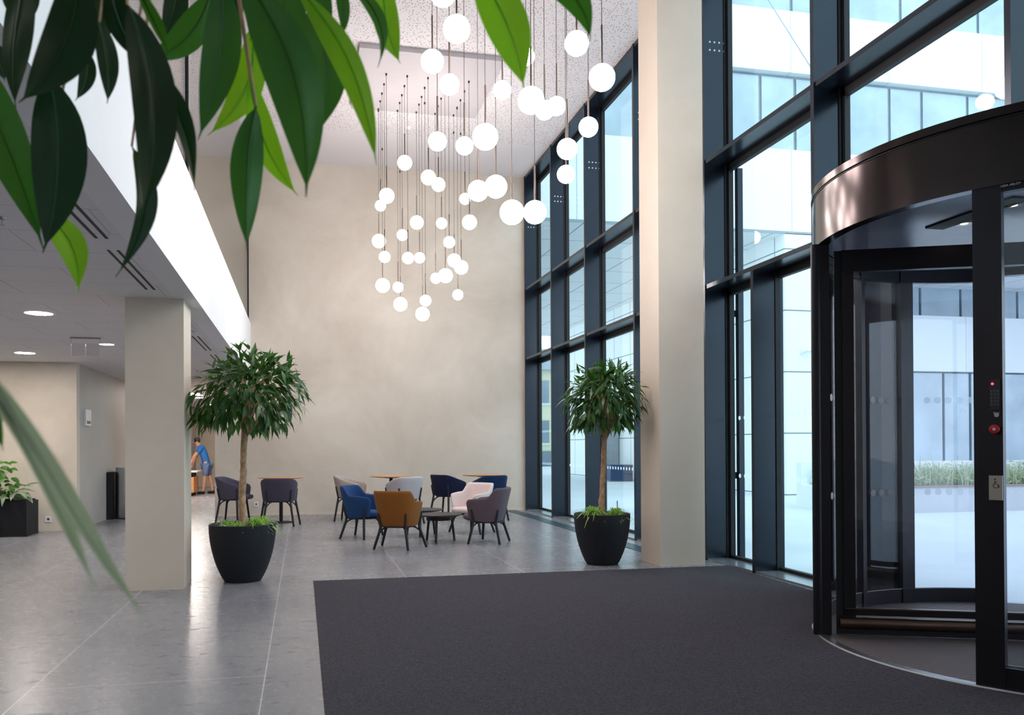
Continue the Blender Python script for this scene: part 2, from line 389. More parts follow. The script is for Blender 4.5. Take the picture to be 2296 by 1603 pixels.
# ---------------------------------------------------------------- glass facade
MUL = [17.80, 15.82, 13.80, 11.60, 9.39, 7.15, 4.87, 2.55, .25, -2.05, -4.35]
ords = ['beside the back wall', 'second from the back wall', 'behind the right potted tree', 'behind the square facade column',
        'between the column and the revolving door', 'above the left of the revolving door', 'above the right of the revolving door',
        'just past the revolving door', 'two past the revolving door', 'last before the rear wall']
T1, T2 = 4.93, 3.39
for i in range(10):
    y1 = MUL[i]; y0 = MUL[i + 1] + .06
    door = i in (5, 6)
    zb = 3.34 if door else 0
    w = thing('window_%d' % (i + 1), 'dark framed glazed facade bay %s' % ords[i], 'window', (XM, y1, 0), kind='structure')
    mz = 3.34 if i == 6 else 0
    mu = obj('mullion', MB().box(XM, y1, mz, XG + .03, y1 + .055, H), 'metal', w, smooth=False)
    obj('gasket', MB().box(XG - .07, y1 - .012, mz, XG - .012, y1 + .067, H - .02), 'gasket', mu, smooth=False)
    if y1 > 7:
        b = MB()
        for zz in (6.30, 6.40):
            for k in range(4): b.disc((4.945 + .063 * k, y1 - .004, zz), .012, .004, 12, 'Y')
        obj('bolt_dots', b, 'plastic', mu)
    tz = [(T1, 'transom')] + ([(T2, 'transom')] if not door else [(T2, 'transom')])
    for z, nm in tz:
        t = obj(nm, MB().box(XM + .012, y0, z - .05, XG + .03, y1, z), 'metal', w, smooth=False)
    obj('head', MB().box(XM + .01, y0, H - .06, XG + .03, y1, H), 'metal', w, smooth=False)
    if not door: obj('sill', MB().box(XM + .01, y0, 0, XG + .03, y1, .022), 'sill', w, smooth=False)
    lv = ([(.022, T2 - .05)] if not door else []) + [(T2, T1 - .05), (T1, H - .06)]
    for z0, z1 in lv:
        p = obj('pane', MB().box(XG, y0 + .02, z0, XG + .014, y1 - .02, z1), 'glass', w, smooth=False)
        fr = MB()
        for a in ((y0, z0, y0 + .05, z1), (y1 - .05, z0, y1, z1), (y0, z0, y1, z0 + .035), (y0, z1 - .075, y1, z1)):
            fr.box(XG - .035, a[0], a[1], XG + .025, a[2], a[3])
        obj('pane_frame', fr, 'gasket', p, smooth=False)
        if z0 < 1:
            b = MB(); k = y0 + .14
            while k < y1 - .1:
                if not (i == 4 and 8.22 < k < 8.40):
                    for zz in (1.04, 1.742): b.disc((XG - .003, k, zz), .026, .002, 16, 'X')
                k += .122
            obj('warning_dots', b, 'dotwhite', p, smooth=False)
    if i == 4:
        obj('sub_mullion', MB().box(XM + .005, 8.285, 0, XG + .03, 8.34, T2 - .05), 'metal', w, smooth=False)
        obj('gasket', MB().box(XG - .07, 8.272, 0.022, XG - .012, 8.353, T2 - .05), 'gasket', w, smooth=False)
        obj('vent_stile', MB().box(XG + .06, 9.30, 0, XG + .13, 9.37, T1 - .1).box(XG + .02, 9.35, 1.0, XG + .08, 9.39, 1.08)
            .box(XG + .02, 9.35, 3.0, XG + .08, 9.39, 3.08), 'metal', w, smooth=False)
    if door:
        a, b_ = (6.44, 7.15) if i == 5 else (2.61, 3.30)
        obj('side_panel', MB().box(XG - .06, a, 0, XG + .03, b_, 3.34), 'door_metal', w, smooth=False)
struct('floor_grille', MB().box(4.40, 9.7, .001, 4.64, YB - .02, .006), plain('grille metal', rgb(60, 82, 92), .4, .4),
       'dark convector grille set in the floor along the glass facade', 'grille', smooth=False)

# ---------------------------------------------------------------- revolving door
C = (5.20, 4.87, 0); R = 1.56
cp = lambda a, r: (C[0] + r * math.cos(rad(a)), C[1] + r * math.sin(rad(a)))
mat_mb = MB()
mv = [(.114, YR + .3), (XM, YR + .3), (XM, 3.2)]
arc = [cp(a, R + .045) for a in range(258, 101, -3)]
arc = [p for p in arc if p[0] < XM - .0]
poly = [(.114, -3.0), (XM - .0, -3.0)] + arc + [(XM, 8.89), (.114, 8.92)]
zt = .005
mat_mb.add([(x, y, .0005) for x, y in poly] + [(x, y, zt) for x, y in poly],
           [tuple(range(len(poly), 2 * len(poly)))] + [(k, (k + 1) % len(poly), len(poly) + (k + 1) % len(poly), len(poly) + k) for k in range(len(poly))])
tag(obj('entrance_mat', mat_mb, 'carpet', smooth=False), 'large charcoal ribbed entrance mat on the stone floor', 'mat')

door = thing('revolving_door', 'dark bronze revolving door with round canopy, cut off by the photo edge', 'revolving door', C)
cf = obj('canopy', MB().lathe([(1.50, 2.885), (R + .02, 2.885), (R + .02, 3.27), (R + .03, 3.275), (R + .03, 3.325), (1.45, 3.325), (.01, 3.325)], 96, C), 'bronze', door, angle=.5)
obj('canopy_seam', MB().lathe([(R + .022, 3.262), (R + .024, 3.262), (R + .024, 3.268), (R + .022, 3.268)], 96, C), 'gasket', cf)
obj('canopy_ceiling', MB().disc((C[0], C[1], 2.955), 1.50, .02, 64), plain('door ceiling', rgb(120, 122, 138), .28, .3), door, smooth=False)
for x, y in ((4.53, 4.94), (4.94, 5.72), (4.50, 4.50), (5.9, 4.6)):
    l = obj('downlight', MB().lathe([(.028, 2.952), (.05, 2.952), (.052, 2.945), (.028, 2.945)], 20, (x, y, 0)), 'steel', door)
    obj('bulb', MB().disc((x, y, 2.948), .027, .004, 16), 'lampsmall', l)
obj('ceiling_vent', MB().box(4.35, 4.35, 2.945, 4.50, 5.1, 2.954), 'gasket', door, smooth=False)
obj('floor_ring', MB().lathe([(R - .03, .001), (R + .035, .001), (R + .03, .011), (R - .03, .011)], 96, C), 'steel', door)
obj('floor_grating', MB().disc((C[0], C[1], .001), R - .03, .008, 96), 'grating', door, smooth=False)
obj('centre_post', MB().tube([(C[0], C[1], .01), (C[0], C[1], 2.95)], .07, 20), 'door_metal', door)
# curved side walls: stiles, rails, glass
def side_wall(a0, a1, stiles):
    base = obj('curved_wall', MB().arcbox(C, R - .05, R, .009, .13, a0, a1, 40).arcbox(C, R - .05, R, 2.845, 2.955, a0, a1, 40), 'door_metal', door, angle=.5)
    for a, hw in stiles:
        obj('stile', MB().arcbox(C, R - .06, R + .012, .009, 2.955, a - hw, a + hw, 6), 'door_metal', base, angle=.5)
    obj('curved_glass', MB().arcbox(C, R - .03, R - .018, .13, 2.845, a0, a1, 60), 'doorglass', base)
    obj('bright_trim', MB().arcbox(C, R - .052, R - .046, .131, .137, a0, a1, 40), 'steel', base)
    b = MB(); k = a0 + 3
    while k < a1:
        if not any(abs(k - a) < hw + 2 for a, hw in stiles):
            p = cp(k, R - .034)
            for z in (.985, 1.80):
                n = 16; e = Vector((-math.sin(rad(k)), math.cos(rad(k)), 0))
                b.add([(p[0] + e.x * .03 * math.cos(2 * PI * q / n), p[1] + e.y * .03 * math.cos(2 * PI * q / n), z + .03 * math.sin(2 * PI * q / n)) for q in range(n)], [tuple(range(n))])
        k += 3.55
    obj('warning_dots', b, 'dotwhite', base, smooth=False)
    return base
side_wall(60, 158, [(156.5, 1.6), (107.5, .9), (88.5, 2.3), (61, 1)])
rw = side_wall(209, 299, [(211.6, 2.7), (250, 1.5), (298, 1.2)])
obj('jamb_post', MB().tube([(*cp(157.2, R + .03), .01), (*cp(157.2, R + .03), 2.89)], .035, 14), 'door_metal', door)
# three wings on the centre post
for a in (156.8, 276.8, 36.8):
    d = Vector((math.cos(rad(a)), math.sin(rad(a)), 0)); n = Vector((-d.y, d.x, 0))
    def bar(mb, r0, r1, z0, z1, t):
        c = Vector(C); q = [c + d * r + n * s for r in (r0, r1) for s in (-t, t)]
        mb.add([(p.x, p.y, z) for z in (z0, z1) for p in q], [(0, 1, 3, 2), (4, 5, 7, 6), (0, 1, 5, 4), (2, 3, 7, 6), (0, 2, 6, 4), (1, 3, 7, 5)])
        return mb
    fr = MB()
    bar(fr, 1.33, 1.41, .06, 2.84, .022); bar(fr, .07, .14, .06, 2.84, .022); bar(fr, .07, 1.41, .155, .20, .022); bar(fr, .07, 1.41, 2.68, 2.84, .03)
    wg = obj('wing_frame', fr, 'door_metal', door, smooth=False)
    obj('wing_glass', bar(MB(), .14, 1.33, .20, 2.68, .005), 'doorglass', wg, smooth=False)
    c = Vector(C)
    obj('kick_rail', MB().tube([c + d * .08 + Vector((0, 0, .095)), c + d * 1.44 + Vector((0, 0, .095))], .042, 14), 'door_rail', wg)
    obj('rail_trim', bar(MB(), .07, 1.40, .20, .208, .024), 'door_rail', wg, smooth=False)
    obj('seal', bar(MB(), 1.41, 1.46, .015, 2.84, .006), 'gasket', wg, smooth=False)
    obj('seal', bar(MB(), .08, 1.46, .012, .055, .005), 'gasket', wg, smooth=False)
# controls on the right-hand jamb
aj = 213.0; er = Vector((math.cos(rad(aj)), math.sin(rad(aj)), 0)); et = Vector((-er.y, er.x, 0))
def jp(t, z, out=0): # point on the jamb face: t metres towards the right, z height
    p = Vector((C[0], C[1], 0)) + er * (R + .014 + out) + et * t; return Vector((p.x, p.y, z))
def jbox(t0, t1, z0, z1, o0, o1):
    q = [jp(t, z, o) for o in (o0, o1) for z in (z0, z1) for t in (t0, t1)]
    return [tuple(p) for p in q], [(0, 1, 3, 2), (4, 5, 7, 6), (0, 1, 5, 4), (2, 3, 7, 6), (0, 2, 6, 4), (1, 3, 7, 5)]
kp = obj('keypad', MB().add(*jbox(-.026, .026, 1.60, 1.775, -.004, .010)), plain('keypad body', rgb(46, 46, 52), .5), door, smooth=False)
b = MB()
for r_ in range(5):
    for c_ in range(3): b.add(*jbox(-.022 + .0155 * c_, -.0095 + .0155 * c_, 1.625 + .019 * r_, 1.639 + .019 * r_, .010, .0135))
obj('key', b, 'keypad', kp, smooth=False)
obj('status_light', MB().sphere(jp(-.012, 1.75, .011), .007, 12, 8), 'led', kp)
ks = obj('key_switch', MB().tube([jp(.008, 1.572, 0), jp(.008, 1.572, .014)], .013, 18), 'steel', door)
for ch, t in (('0', -.006), ('1', .018)):
    fc = bpy.data.curves.new('digit', 'FONT'); fc.body = ch; fc.size = .017; fc.extrude = .0005; fc.align_x = 'CENTER'
    fo = bpy.data.objects.new('digit', fc); COL.objects.link(fo); fo.parent = ks
    p = jp(t, 1.578, .003)
    fo.location = p - Vector(C); fo.rotation_euler = Matrix((et, Vector((0, 0, 1)), er)).transposed().to_euler(); fc.materials.append(MT['plastic'])
eb = obj('emergency_button', MB().tube([jp(0, 1.49, .0), jp(0, 1.49, .014), jp(0, 1.49, .0141)], [.02, .02, .02], 20), 'door_rail', door)
obj('button_head', MB().tube([jp(0, 1.49, .014), jp(0, 1.49, .022), jp(0, 1.49, .034), jp(0, 1.49, .036)], [.018, .026, .026, .022], 24), 'red', eb)
obj('button_mark', MB().tube([jp(0, 1.49, .0361), jp(0, 1.49, .0368)], [.008, .008], 16), 'plastic', eb)
dp = obj('access_plate', MB().add(*jbox(-.034, .034, 1.085, 1.225, 0, .012)), 'plate', door, smooth=False)
sy = MB(); q = lambda t, z: jp(t, z, .0125)
sy.tube([q(.002 + .014 * math.cos(w), 1.168 + .014 * math.sin(w)) for w in [rad(x) for x in range(110, 381, 15)]], .0018, 6)
sy.tube([q(-.003, 1.198), q(-.003, 1.176), q(.011, 1.174), q(.016, 1.158), q(.021, 1.161)], .0019, 6)
sy.tube([q(-.003, 1.187), q(.008, 1.187)], .0018, 6); sy.sphere(q(-.003, 1.204), .004, 10, 6)
obj('wheelchair_symbol', sy, 'ink', dp)
fc = bpy.data.curves.new('lettering', 'FONT'); fc.body = 'ASSA ABLOY'; fc.size = .0175; fc.extrude = .0006; fc.shear = .2
fo = bpy.data.objects.new('lettering', fc); COL.objects.link(fo); fo.parent = door
al = 214.2; e2 = Vector((math.cos(rad(al)), math.sin(rad(al)), 0)); t2 = Vector((-e2.y, e2.x, 0))
p = Vector((C[0], C[1], 2.868)) + e2 * (R + .016); fo.location = p - Vector(C)
fo.rotation_euler = Matrix((t2, Vector((0, 0, 1)), e2)).transposed().to_euler(); fc.materials.append(MT['plastic'])

# ---------------------------------------------------------------- pendants
def sm(x, a, b):
    t = max(0, min(1, (x - a) / (b - a))); return t * t * (3 - 2 * t)
GL, GS = .1185, .092
def make_pendant(rr, z, zc):
    """parts in the thing's own coordinates; origin at the globe centre"""
    t = thing('globe_pendant', '', 'pendant lamp', (0, 0, 0), 0, 'globe pendants hung from the lobby ceiling')
    obj('globe', MB().sphere((0, 0, 0), rr, 28, 16), 'globe', t, local=True)
    obj('stem', MB().tube([(0, 0, rr - .004), (0, 0, rr + .02), (0, 0, rr + .36)], [.012, .0085, .0085], 10), 'stem', t, local=True)
    return t
XS = [1.333 + .335 * i for i in range(5)]
NEAR_Y = [7.10, 7.47, 7.80, 8.16, 8.47]; FAR_Y = [13.18, 13.55, 13.91, 14.23, 14.57]
# (row, column, height of centre, large?, label)
NEAR = [
 (0,0,5.053,1,'large globe pendant near the top of the photo, highest one seen whole'),
 (0,2,4.486,1,'large globe pendant hanging just under the tip of the broad green foreground leaf'),
 (0,3,4.076,0,'small globe pendant in front of the facade, upper of two above each other'),
 (0,4,4.750,1,'large globe pendant closest to the square facade column'),
 (1,0,4.726,0,'small globe pendant before the dropped ceiling panel, diagonally below a large globe'),
 (1,1,4.271,1,'large globe pendant right of two small level ones, above the far cluster'),
 (1,2,5.231,0,'small globe pendant half hidden by the broad green foreground leaf, upper of two'),
 (1,4,4.440,0,'small globe pendant below the large one closest to the facade column'),
 (2,0,5.738,1,'large globe pendant cut off by the top edge of the photo'),
 (2,1,3.871,0,'medium globe pendant touching the left side of a larger one, above the wall corner'),
 (2,2,3.682,1,'left one of two large globe pendants hanging lowest in the nearer cluster'),
 (2,3,4.705,0,'small globe pendant squeezed between two bigger globes under the green leaf tip'),
 (2,4,5.394,1,'large globe pendant at upper right, below the short hanging leaf tip'),
 (3,0,4.453,0,'small globe pendant, left one of the two level ones left of a large globe'),
 (3,2,5.026,0,'small globe pendant standing alone left of the broad green leaf tip'),
 (3,3,3.802,1,'right one of two large globe pendants hanging lowest, in front of the first mullion'),
 (3,4,4.213,0,'small globe pendant in front of the facade, lower of two above each other'),
 (4,0,5.395,1,'large globe pendant at the upper left end of the nearer cluster'),
 (4,1,4.544,0,'small globe pendant, right one of the two level ones left of a large globe'),
 (4,2,4.139,1,'large globe pendant overlapping a medium one on its left, right of the far cluster'),
 (4,3,5.542,0,'small globe pendant behind the broad green foreground leaf, lower of two peeking out'),
 (4,4,5.044,0,'medium globe pendant at the right end of the row of three touching globes'),
]
FAR = [
 (0,0,5.405,1,'large globe pendant at upper left of the far cluster, a small one under it'),
 (0,1,4.429,0,'small globe pendant, left one of the level pair left of the far cluster centre'),
 (0,2,5.740,1,'large globe pendant at the top of the far cluster, left of one it overlaps'),
 (0,3,4.715,0,'small globe pendant right of centre in the far cluster, above two overlapping large ones'),
 (0,4,5.055,1,'large globe pendant at the right edge of the far cluster, alone at mid height'),
 (1,0,4.516,0,'small globe pendant just under the leftmost large globe of the far cluster'),
 (1,1,6.079,1,'highest globe pendant of the far cluster, just under the ceiling line of the back wall'),
 (1,2,3.824,0,'small globe pendant right above the lowest large globe'),
 (1,3,4.250,1,'large globe pendant overlapping a small one on its lower left, right of centre'),
 (1,4,5.545,0,'small globe pendant touching the lower left of a medium globe, right of far cluster'),
 (2,0,4.118,1,'large globe pendant at lower left of the far cluster, a small one right beside'),
 (2,1,4.981,0,'small globe pendant left of centre, above the level pair'),
 (2,2,3.660,1,'lowest of all the globe pendants, directly under a small one'),
 (2,3,5.213,0,'small globe pendant in the middle of the far cluster, right of a large level one'),
 (2,4,4.478,1,'large globe pendant at lower right, overlapping another large one up left'),
 (3,0,5.550,0,'small globe pendant tucked under the upper left large globe of the far cluster'),
 (3,1,3.869,1,'large globe pendant at the bottom left, second lowest large one'),
 (3,2,4.684,0,'small globe pendant, right one of the level pair left of the far cluster centre'),
 (3,3,5.974,1,'large globe pendant at the top of the far cluster, overlapped by one up left'),
 (3,4,4.066,0,'small globe pendant lowest at the right of the far cluster, hanging alone'),
 (4,0,5.024,1,'leftmost large globe pendant of the far cluster, halfway down'),
 (4,1,4.226,0,'small globe pendant at lower left, right of a large globe on the same level'),
 (4,2,5.386,1,'large globe pendant in the middle of the far cluster, left of a small level one'),
 (4,3,4.410,0,'small globe pendant behind the lower left edge of a large one, right of centre'),
 (4,4,4.742,1,'large globe pendant at right of the far cluster, overlapped by one down right'),
]
zc = H - .075
protos = {}
for rows, yy in ((NEAR, NEAR_Y), (FAR, FAR_Y)):
    for r_, c_, z, big, lab in rows:
        rr = GL if big else GS
        if lab.startswith('medium'): rr = .099
        x, y = XS[c_], yy[r_]
        if rr not in protos:
            t = protos[rr] = make_pendant(rr, z, zc); t.location = (x, y, z); t['label'] = lab
        else: t = dup(protos[rr], (x, y, z), 0, lab)
        # the cord has its own length on each lamp
        co = obj('cord', MB().tube([(0, 0, rr + .35), (0, 0, zc - z - .03)], .0032, 6), 'cord', None, local=True); co.parent = t
        ca = obj('ceiling_mount', MB().tube([(0, 0, zc - z - .03), (0, 0, zc - z)], .014, 10), 'stem', None, local=True); ca.parent = t
        for m_ in (co, ca): pass
# ---------------------------------------------------------------- other ceiling fittings
DL = [(-2.82, 9.94, .145, 'round recessed downlight, larger and nearer one left of the gallery column'),
      (-4.19, 14.07, .145, 'round recessed downlight near the ceiling edge of the lit beige wall'),
      (-2.72, 12.72, .10, 'small round downlight beside the hanging clear exit sign'),
      (-2.95, 25.6, .12, 'small round downlight deep in the passage, near the left potted tree')]
DLX = [(-5.6, 14.07), (-6.9, 14.07), (-5.6, 9.94), (-2.82, 5.6), (-5.6, 5.6), (-2.82, 1.4), (-5.6, 1.4), (-2.82, 21.0), (-2.9, 29.5), (-2.82, -2.4)]
for k, (x, y, r_, lab) in enumerate(DL + [(x, y, .145, 'round recessed downlight in the gallery ceiling outside the photo') for x, y in DLX]):
    t = thing('recessed_downlight', lab, 'downlight', (x, y, ZL), 0, 'downlights in the gallery ceiling')
    obj('trim_ring', MB().lathe([(r_ - .004, -.001), (r_ + .012, -.001), (r_ + .012, -.006), (r_ - .004, -.006)], 32), 'plastic', t, local=True)
    obj('lamp', MB().disc((0, 0, -.004), r_ - .004, .003, 32), 'lamp', t, local=True, smooth=False)
t = thing('linear_ceiling_light', 'short bright bar light in the passage ceiling next to the gallery column', 'ceiling light', (-2.85, 23.8, ZL))
obj('housing', MB().box(-.16, -.52, -.012, .16, .52, -.001), 'plastic', t, local=True, smooth=False)
obj('diffuser', MB().box(-.14, -.5, -.016, .14, .5, -.0125), 'lamp', t, local=True, smooth=False)
SL = [(4.2, 6.33, 'black double slot air outlet nearest the viewpoint, partly behind hanging leaves'), (6.69, 8.28, 'black double slot air outlet in front of the gallery column'),
      (11.6, 13.27, 'black double slot air outlet just behind the gallery column'), (13.84, 15.26, 'black double slot air outlet above the crown of the left potted tree'),
      (15.75, 17.3, 'black double slot air outlet farthest back, behind the left tree crown')]
for y0, y1, lab in SL:
    t = thing('ceiling_slot_vent', lab, 'air vent', (-1.385, y0, ZL), 0, 'slot air outlets along the gallery edge')
    for s in (-.035, .035): obj('slot', MB().box(s - .011, 0, -.003, s + .011, y1 - y0, -.0005), 'gasket', t, local=True, smooth=False)
for x, y, lab in [(-1.935, 7.92, 'small sprinkler head left of the double slot outlet, beside a green leaf tip'), (-1.89, 5.89, 'small sprinkler head at the left edge of the photo'),
                  (-1.96, 16.8, 'small sprinkler head between the column and the left tree crown'), (-1.34, 11.13, 'small sprinkler head close to the top of the gallery column')]:
    t = thing('ceiling_sprinkler', lab, 'sprinkler', (x, y, ZL), 0, 'sprinklers in the gallery ceiling')
    obj('rosette', MB().lathe([(.012, -.001), (.032, -.001), (.03, -.008), (.012, -.008)], 18), 'steel', t, local=True)
    obj('body', MB().tube([(0, 0, -.002), (0, 0, -.045)], [.009, .006], 8), 'steel', t, local=True)
    obj('deflector', MB().lathe([(.002, -.045), (.02, -.047), (.02, -.049), (.002, -.049)], 14), 'steel', t, local=True)
t = thing('exit_sign', 'clear acrylic sign plate hanging from the gallery ceiling left of the column', 'sign', (-2.83, 12.0, ZL))
obj('ceiling_mount', MB().box(-.19, -.02, -.018, .19, .02, -.001), plain('mount grey', rgb(160, 158, 160), .5), t, local=True, smooth=False)
for s in (-.18, .18): obj('hanger', MB().tube([(s, 0, -.018), (s, 0, -.085)], .003, 6), 'steel', t, local=True)
obj('plate', MB().box(-.18, -.005, -.25, .18, .005, -.083), 'signglass', t, local=True, smooth=False)
b = MB()
for a in ((-.183, -.25, -.178, -.08), (.178, -.25, .183, -.08), (-.002, -.25, .002, -.08), (-.183, -.254, .183, -.249), (-.183, -.082, .183, -.079)):
    b.box(a[0], -.006, a[1], a[2], .006, a[3])
obj('plate_edge', b, 'acryl', t, local=True, smooth=False)
t = thing('smoke_detector', 'small white smoke detector on the high ceiling near the back wall', 'smoke detector', (1.98, 15.5, H))
obj('base', MB().lathe([(.001, -.012), (.055, -.012), (.058, -.001)], 20), 'plastic', t, local=True)
obj('sensor_head', MB().lathe([(.001, -.045), (.03, -.042), (.045, -.012)], 20), 'plastic', t, local=True)

# ---------------------------------------------------------------- wall fittings
t = thing('wall_reader', 'white wall unit with a small dark display on the grey passage wall', 'wall unit', (-3.80, 16.2, 1.97))
obj('case', MB().box(.001, -.19, -.145, .03, .19, .145), 'plastic', t, local=True, smooth=False)
obj('display', MB().box(.030, -.12, -.11, .033, .13, -.06), 'stem', t, local=True, smooth=False)
def socket(x, y, z, lab):
    t = thing('power_socket', lab, 'socket', (x, y, z), 0, 'wall sockets')
    b = MB().box(-.05, -.012, -.05, .05, -.001, .05); obj('cover_plate', b, 'plastic', t, local=True, smooth=False)
    obj('outlet', MB().lathe([(.001, 0), (.02, 0), (.022, .003)], 20), 'steel', t, local=True)
    o = t.children[-1]; o.rotation_euler = (PI / 2, 0, 0); o.location = (0, -.0125, 0)
socket(-.93, YB, .24, 'white wall socket on the back wall between the two slate chairs')
socket(-4.25, 15.5, .205, 'white wall socket at floor level right of the black planter box')

# ---------------------------------------------------------------- litter bin in the passage
t = thing('litter_bin', 'tall brushed steel cylinder bin against the passage wall behind the column', 'bin', (-3.46, 17.9, 0))
obj('body', MB().lathe([(.001, .02), (.2, .02), (.205, .05), (.205, 1.0), (.2, 1.03), (.17, 1.03), (.165, .9)], 40), 'steel', t, local=True)
obj('foot_ring', MB().lathe([(.15, .0), (.195, .0), (.195, .02), (.15, .02)], 32), 'black', t, local=True)
tag(obj('dark_panel', MB().box(-3.79, 17.7, .0, -3.68, 18.3, .94), 'black', smooth=False), 'narrow black panel standing just left of the steel cylinder bin', 'panel')

# ---------------------------------------------------------------- chairs and tables
def make_chair(style, fab, lab, loc, face, group):
    lounge = style == 'lounge'
    t = thing('armchair', lab, 'chair', loc, math.atan2(-face[0], face[1]), group)
    A, B = (.335, .315) if lounge else (.34, .30)
    zb0 = .32 if lounge else .455
    zback, zarm, zfront = (.81, .665, .64) if lounge else (.87, .80, .70)
    FM = 128
    def ztop(a):
        if lounge:
            z = zback + (zarm - zback) * sm(a, 50, 78); z += (zfront - zarm) * sm(a, 78, FM)
        else: z = zback + (zfront - zback) * sm(a, 25, FM + 15)
        return z - .05 * sm(a, FM - 10, FM) ** 2
    def plan(phi, s, off):
        a = rad(phi); sn, cs = math.sin(a), math.cos(a); k = .76 + .24 * s ** .85
        if not lounge: k = .84 + .16 * s ** .85
        x = math.copysign(abs(sn) ** .72, sn) * (A * k - off); y = -math.copysign(abs(cs) ** .8, cs) * (B * k - off)
        if cs < 0: y = abs(cs) ** .9 * (B * 1.25 * k)
        return x, y - .05 * s * max(0, cs) + .02
    th = .042; n = 48; ns = 7; ring = []; sh = MB(); vs = []; fs = []
    for i in range(n + 1):
        phi = -FM + 2 * FM * i / n; zt = ztop(abs(phi)); zb = zb0 + .015 * sm(abs(phi), 80, FM)
        e = 1 - .55 * sm(abs(phi), FM - 7, FM) ** 3
        P = []
        for k in range(ns): s = k / (ns - 1); P.append((s * .93, th * .5 * (1 - e)))
        P += [(.985, th * .16), (1.0, th * .5), (.985, th * .84)]
        for k in range(ns): s = .93 * (1 - k / (ns - 1)); P.append((s, th * (.5 + .5 * e)))
        for s, off in P:
            z = zb + (zt - zb) * s; x, y = plan(phi, s * (zt - zb0) / (zback - zb0), off); vs.append((x, y, z))
    L = 2 * ns + 3
    for i in range(n):
        for k in range(L): fs.append((i * L + k, i * L + (k + 1) % L, (i + 1) * L + (k + 1) % L, (i + 1) * L + k))
    fs += [tuple(range(L)), tuple(range(n * L, n * L + L))]
    sh.add(vs, fs); obj('shell', sh, FAB[fab], t, local=True, angle=1.2)
    # seat cushion
    st = MB(); zs = zb0 + (.075 if lounge else .05); vs = []; fs = []
    prof = [(.0, .0), (.9, .0), (.985, .02), (1.0, .045), (.97, .07), (.85, .082), (.5, .09), (0.0, .092)]
    m = 40
    for r_, z in prof:
        for k in range(m):
            w = 2 * PI * k / m; c_, s_ = math.cos(w), math.sin(w)
            hb = B * (.80 if lounge else .86) - .055; hf = B + .03; x = math.copysign(abs(c_) ** .6, c_) * (A * (.80 if lounge else .88) - .045) * r_; y = math.copysign(abs(s_) ** .6, s_) * (hb + hf) / 2 * r_ + (hf - hb) / 2 + .01
            vs.append((x, y, zs - .055 + z))
    for j in range(len(prof) - 1):
        for k in range(m): fs.append((j * m + k, j * m + (k + 1) % m, (j + 1) * m + (k + 1) % m, (j + 1) * m + k))
    st.add(vs, fs); obj('seat', st, FAB[fab], t, local=True, angle=1.2)
    # bent wood legs
    zst = .50 if lounge else .665
    for phi in (-38, 38, -112, 112):
        h = lambda z: max(0, (z - zb0) / (zback - zb0))
        def on(z, out): x, y = plan(phi, h(z), -out); return Vector((x, y, z))
        top = on(zst, .008); mid = on((zst + zb0) / 2, .010); low = on(zb0, .012)
        rd_ = Vector((low.x, low.y - .02, 0)).normalized()
        kn = Vector((low.x, low.y, zb0 - .06)) + rd_ * .008
        ft = Vector((low.x, low.y, 0)) + rd_ * (.10 if lounge else .085)
        lg = MB().tube([top, top + Vector((0, 0, -.015)), mid, low, kn, ft + Vector((0, 0, .006)), ft], [.009, .014, .016, .018, .021, .018, .015], 10)
        q = [Vector((low.x, low.y, zb0 - .012)) - rd_ * .17]
        end = kn.lerp(ft, .36); oe = (Vector((end.x, end.y, 0)) - Vector((low.x, low.y, 0))).dot(rd_); dz = zb0 - .012 - end.z
        for k in range(1, 7):
            w = k / 6 * PI / 2; q.append(Vector((low.x, low.y, 0)) + rd_ * (-.17 + (.17 + oe - .004) * math.sin(w)) + Vector((0, 0, zb0 - .012 - dz * (1 - math.cos(w)))))
        lg.tube(q, .0115, 8); obj('leg', lg, 'leg', t, local=True)
    obj('seat_frame', MB().lathe([(.12, zb0 - .02), (.24, zb0 - .02), (.245, zb0), (.12, zb0)], 28), 'leg', t, local=True)
    return t
GA, GB = 'low armchairs round the black coffee tables', 'armchairs at the oak tables along the back wall'
make_chair('lounge', 'mustard wool', 'mustard brown low armchair nearest the camera, its back turned to us', (1.32, 11.60, 0), (.5, .85), GA)
make_chair('lounge', 'royal blue wool', 'royal blue low armchair seen from the side, left of the mustard brown one', (.93, 13.1, 0), (.86, -.5), GA)
make_chair('lounge', 'plum grey wool', 'plum grey low armchair in front of the pale pink one, back to the glass', (2.68, 11.97, 0), (-.86, .5), GA)
make_chair('lounge', 'pale pink wool', 'pale pink low armchair facing the coffee tables, behind the plum grey one', (2.74, 13.40, 0), (-.8, -.6), GA)
make_chair('dining', 'taupe wool', 'taupe armchair behind the royal blue one, facing the middle oak table', (.93, 16.22, 0), (.95, -.3), GB)
make_chair('dining', 'light grey wool', 'light grey armchair behind the mustard brown one, its back to us', (1.86, 15.35, 0), (-.34, .94), GB)
make_chair('dining', 'navy wool', 'very dark navy armchair left of the right-hand oak table', (2.83, 16.2, 0), (.82, .57), GB)
make_chair('dining', 'deep blue wool', 'deep blue armchair at the right-hand oak table, back to us near the glass', (3.52, 15.55, 0), (-.30, .95), GB)
make_chair('dining', 'slate wool', 'dark slate armchair behind the trunk of the left potted tree, seen from the side', (-1.25, 16.25, 0), (.97, -.24), GB)
make_chair('dining', 'slate wool b', 'dark slate armchair in front of the left-hand oak table, its back to us', (-.40, 15.45, 0), (.05, 1), GB)
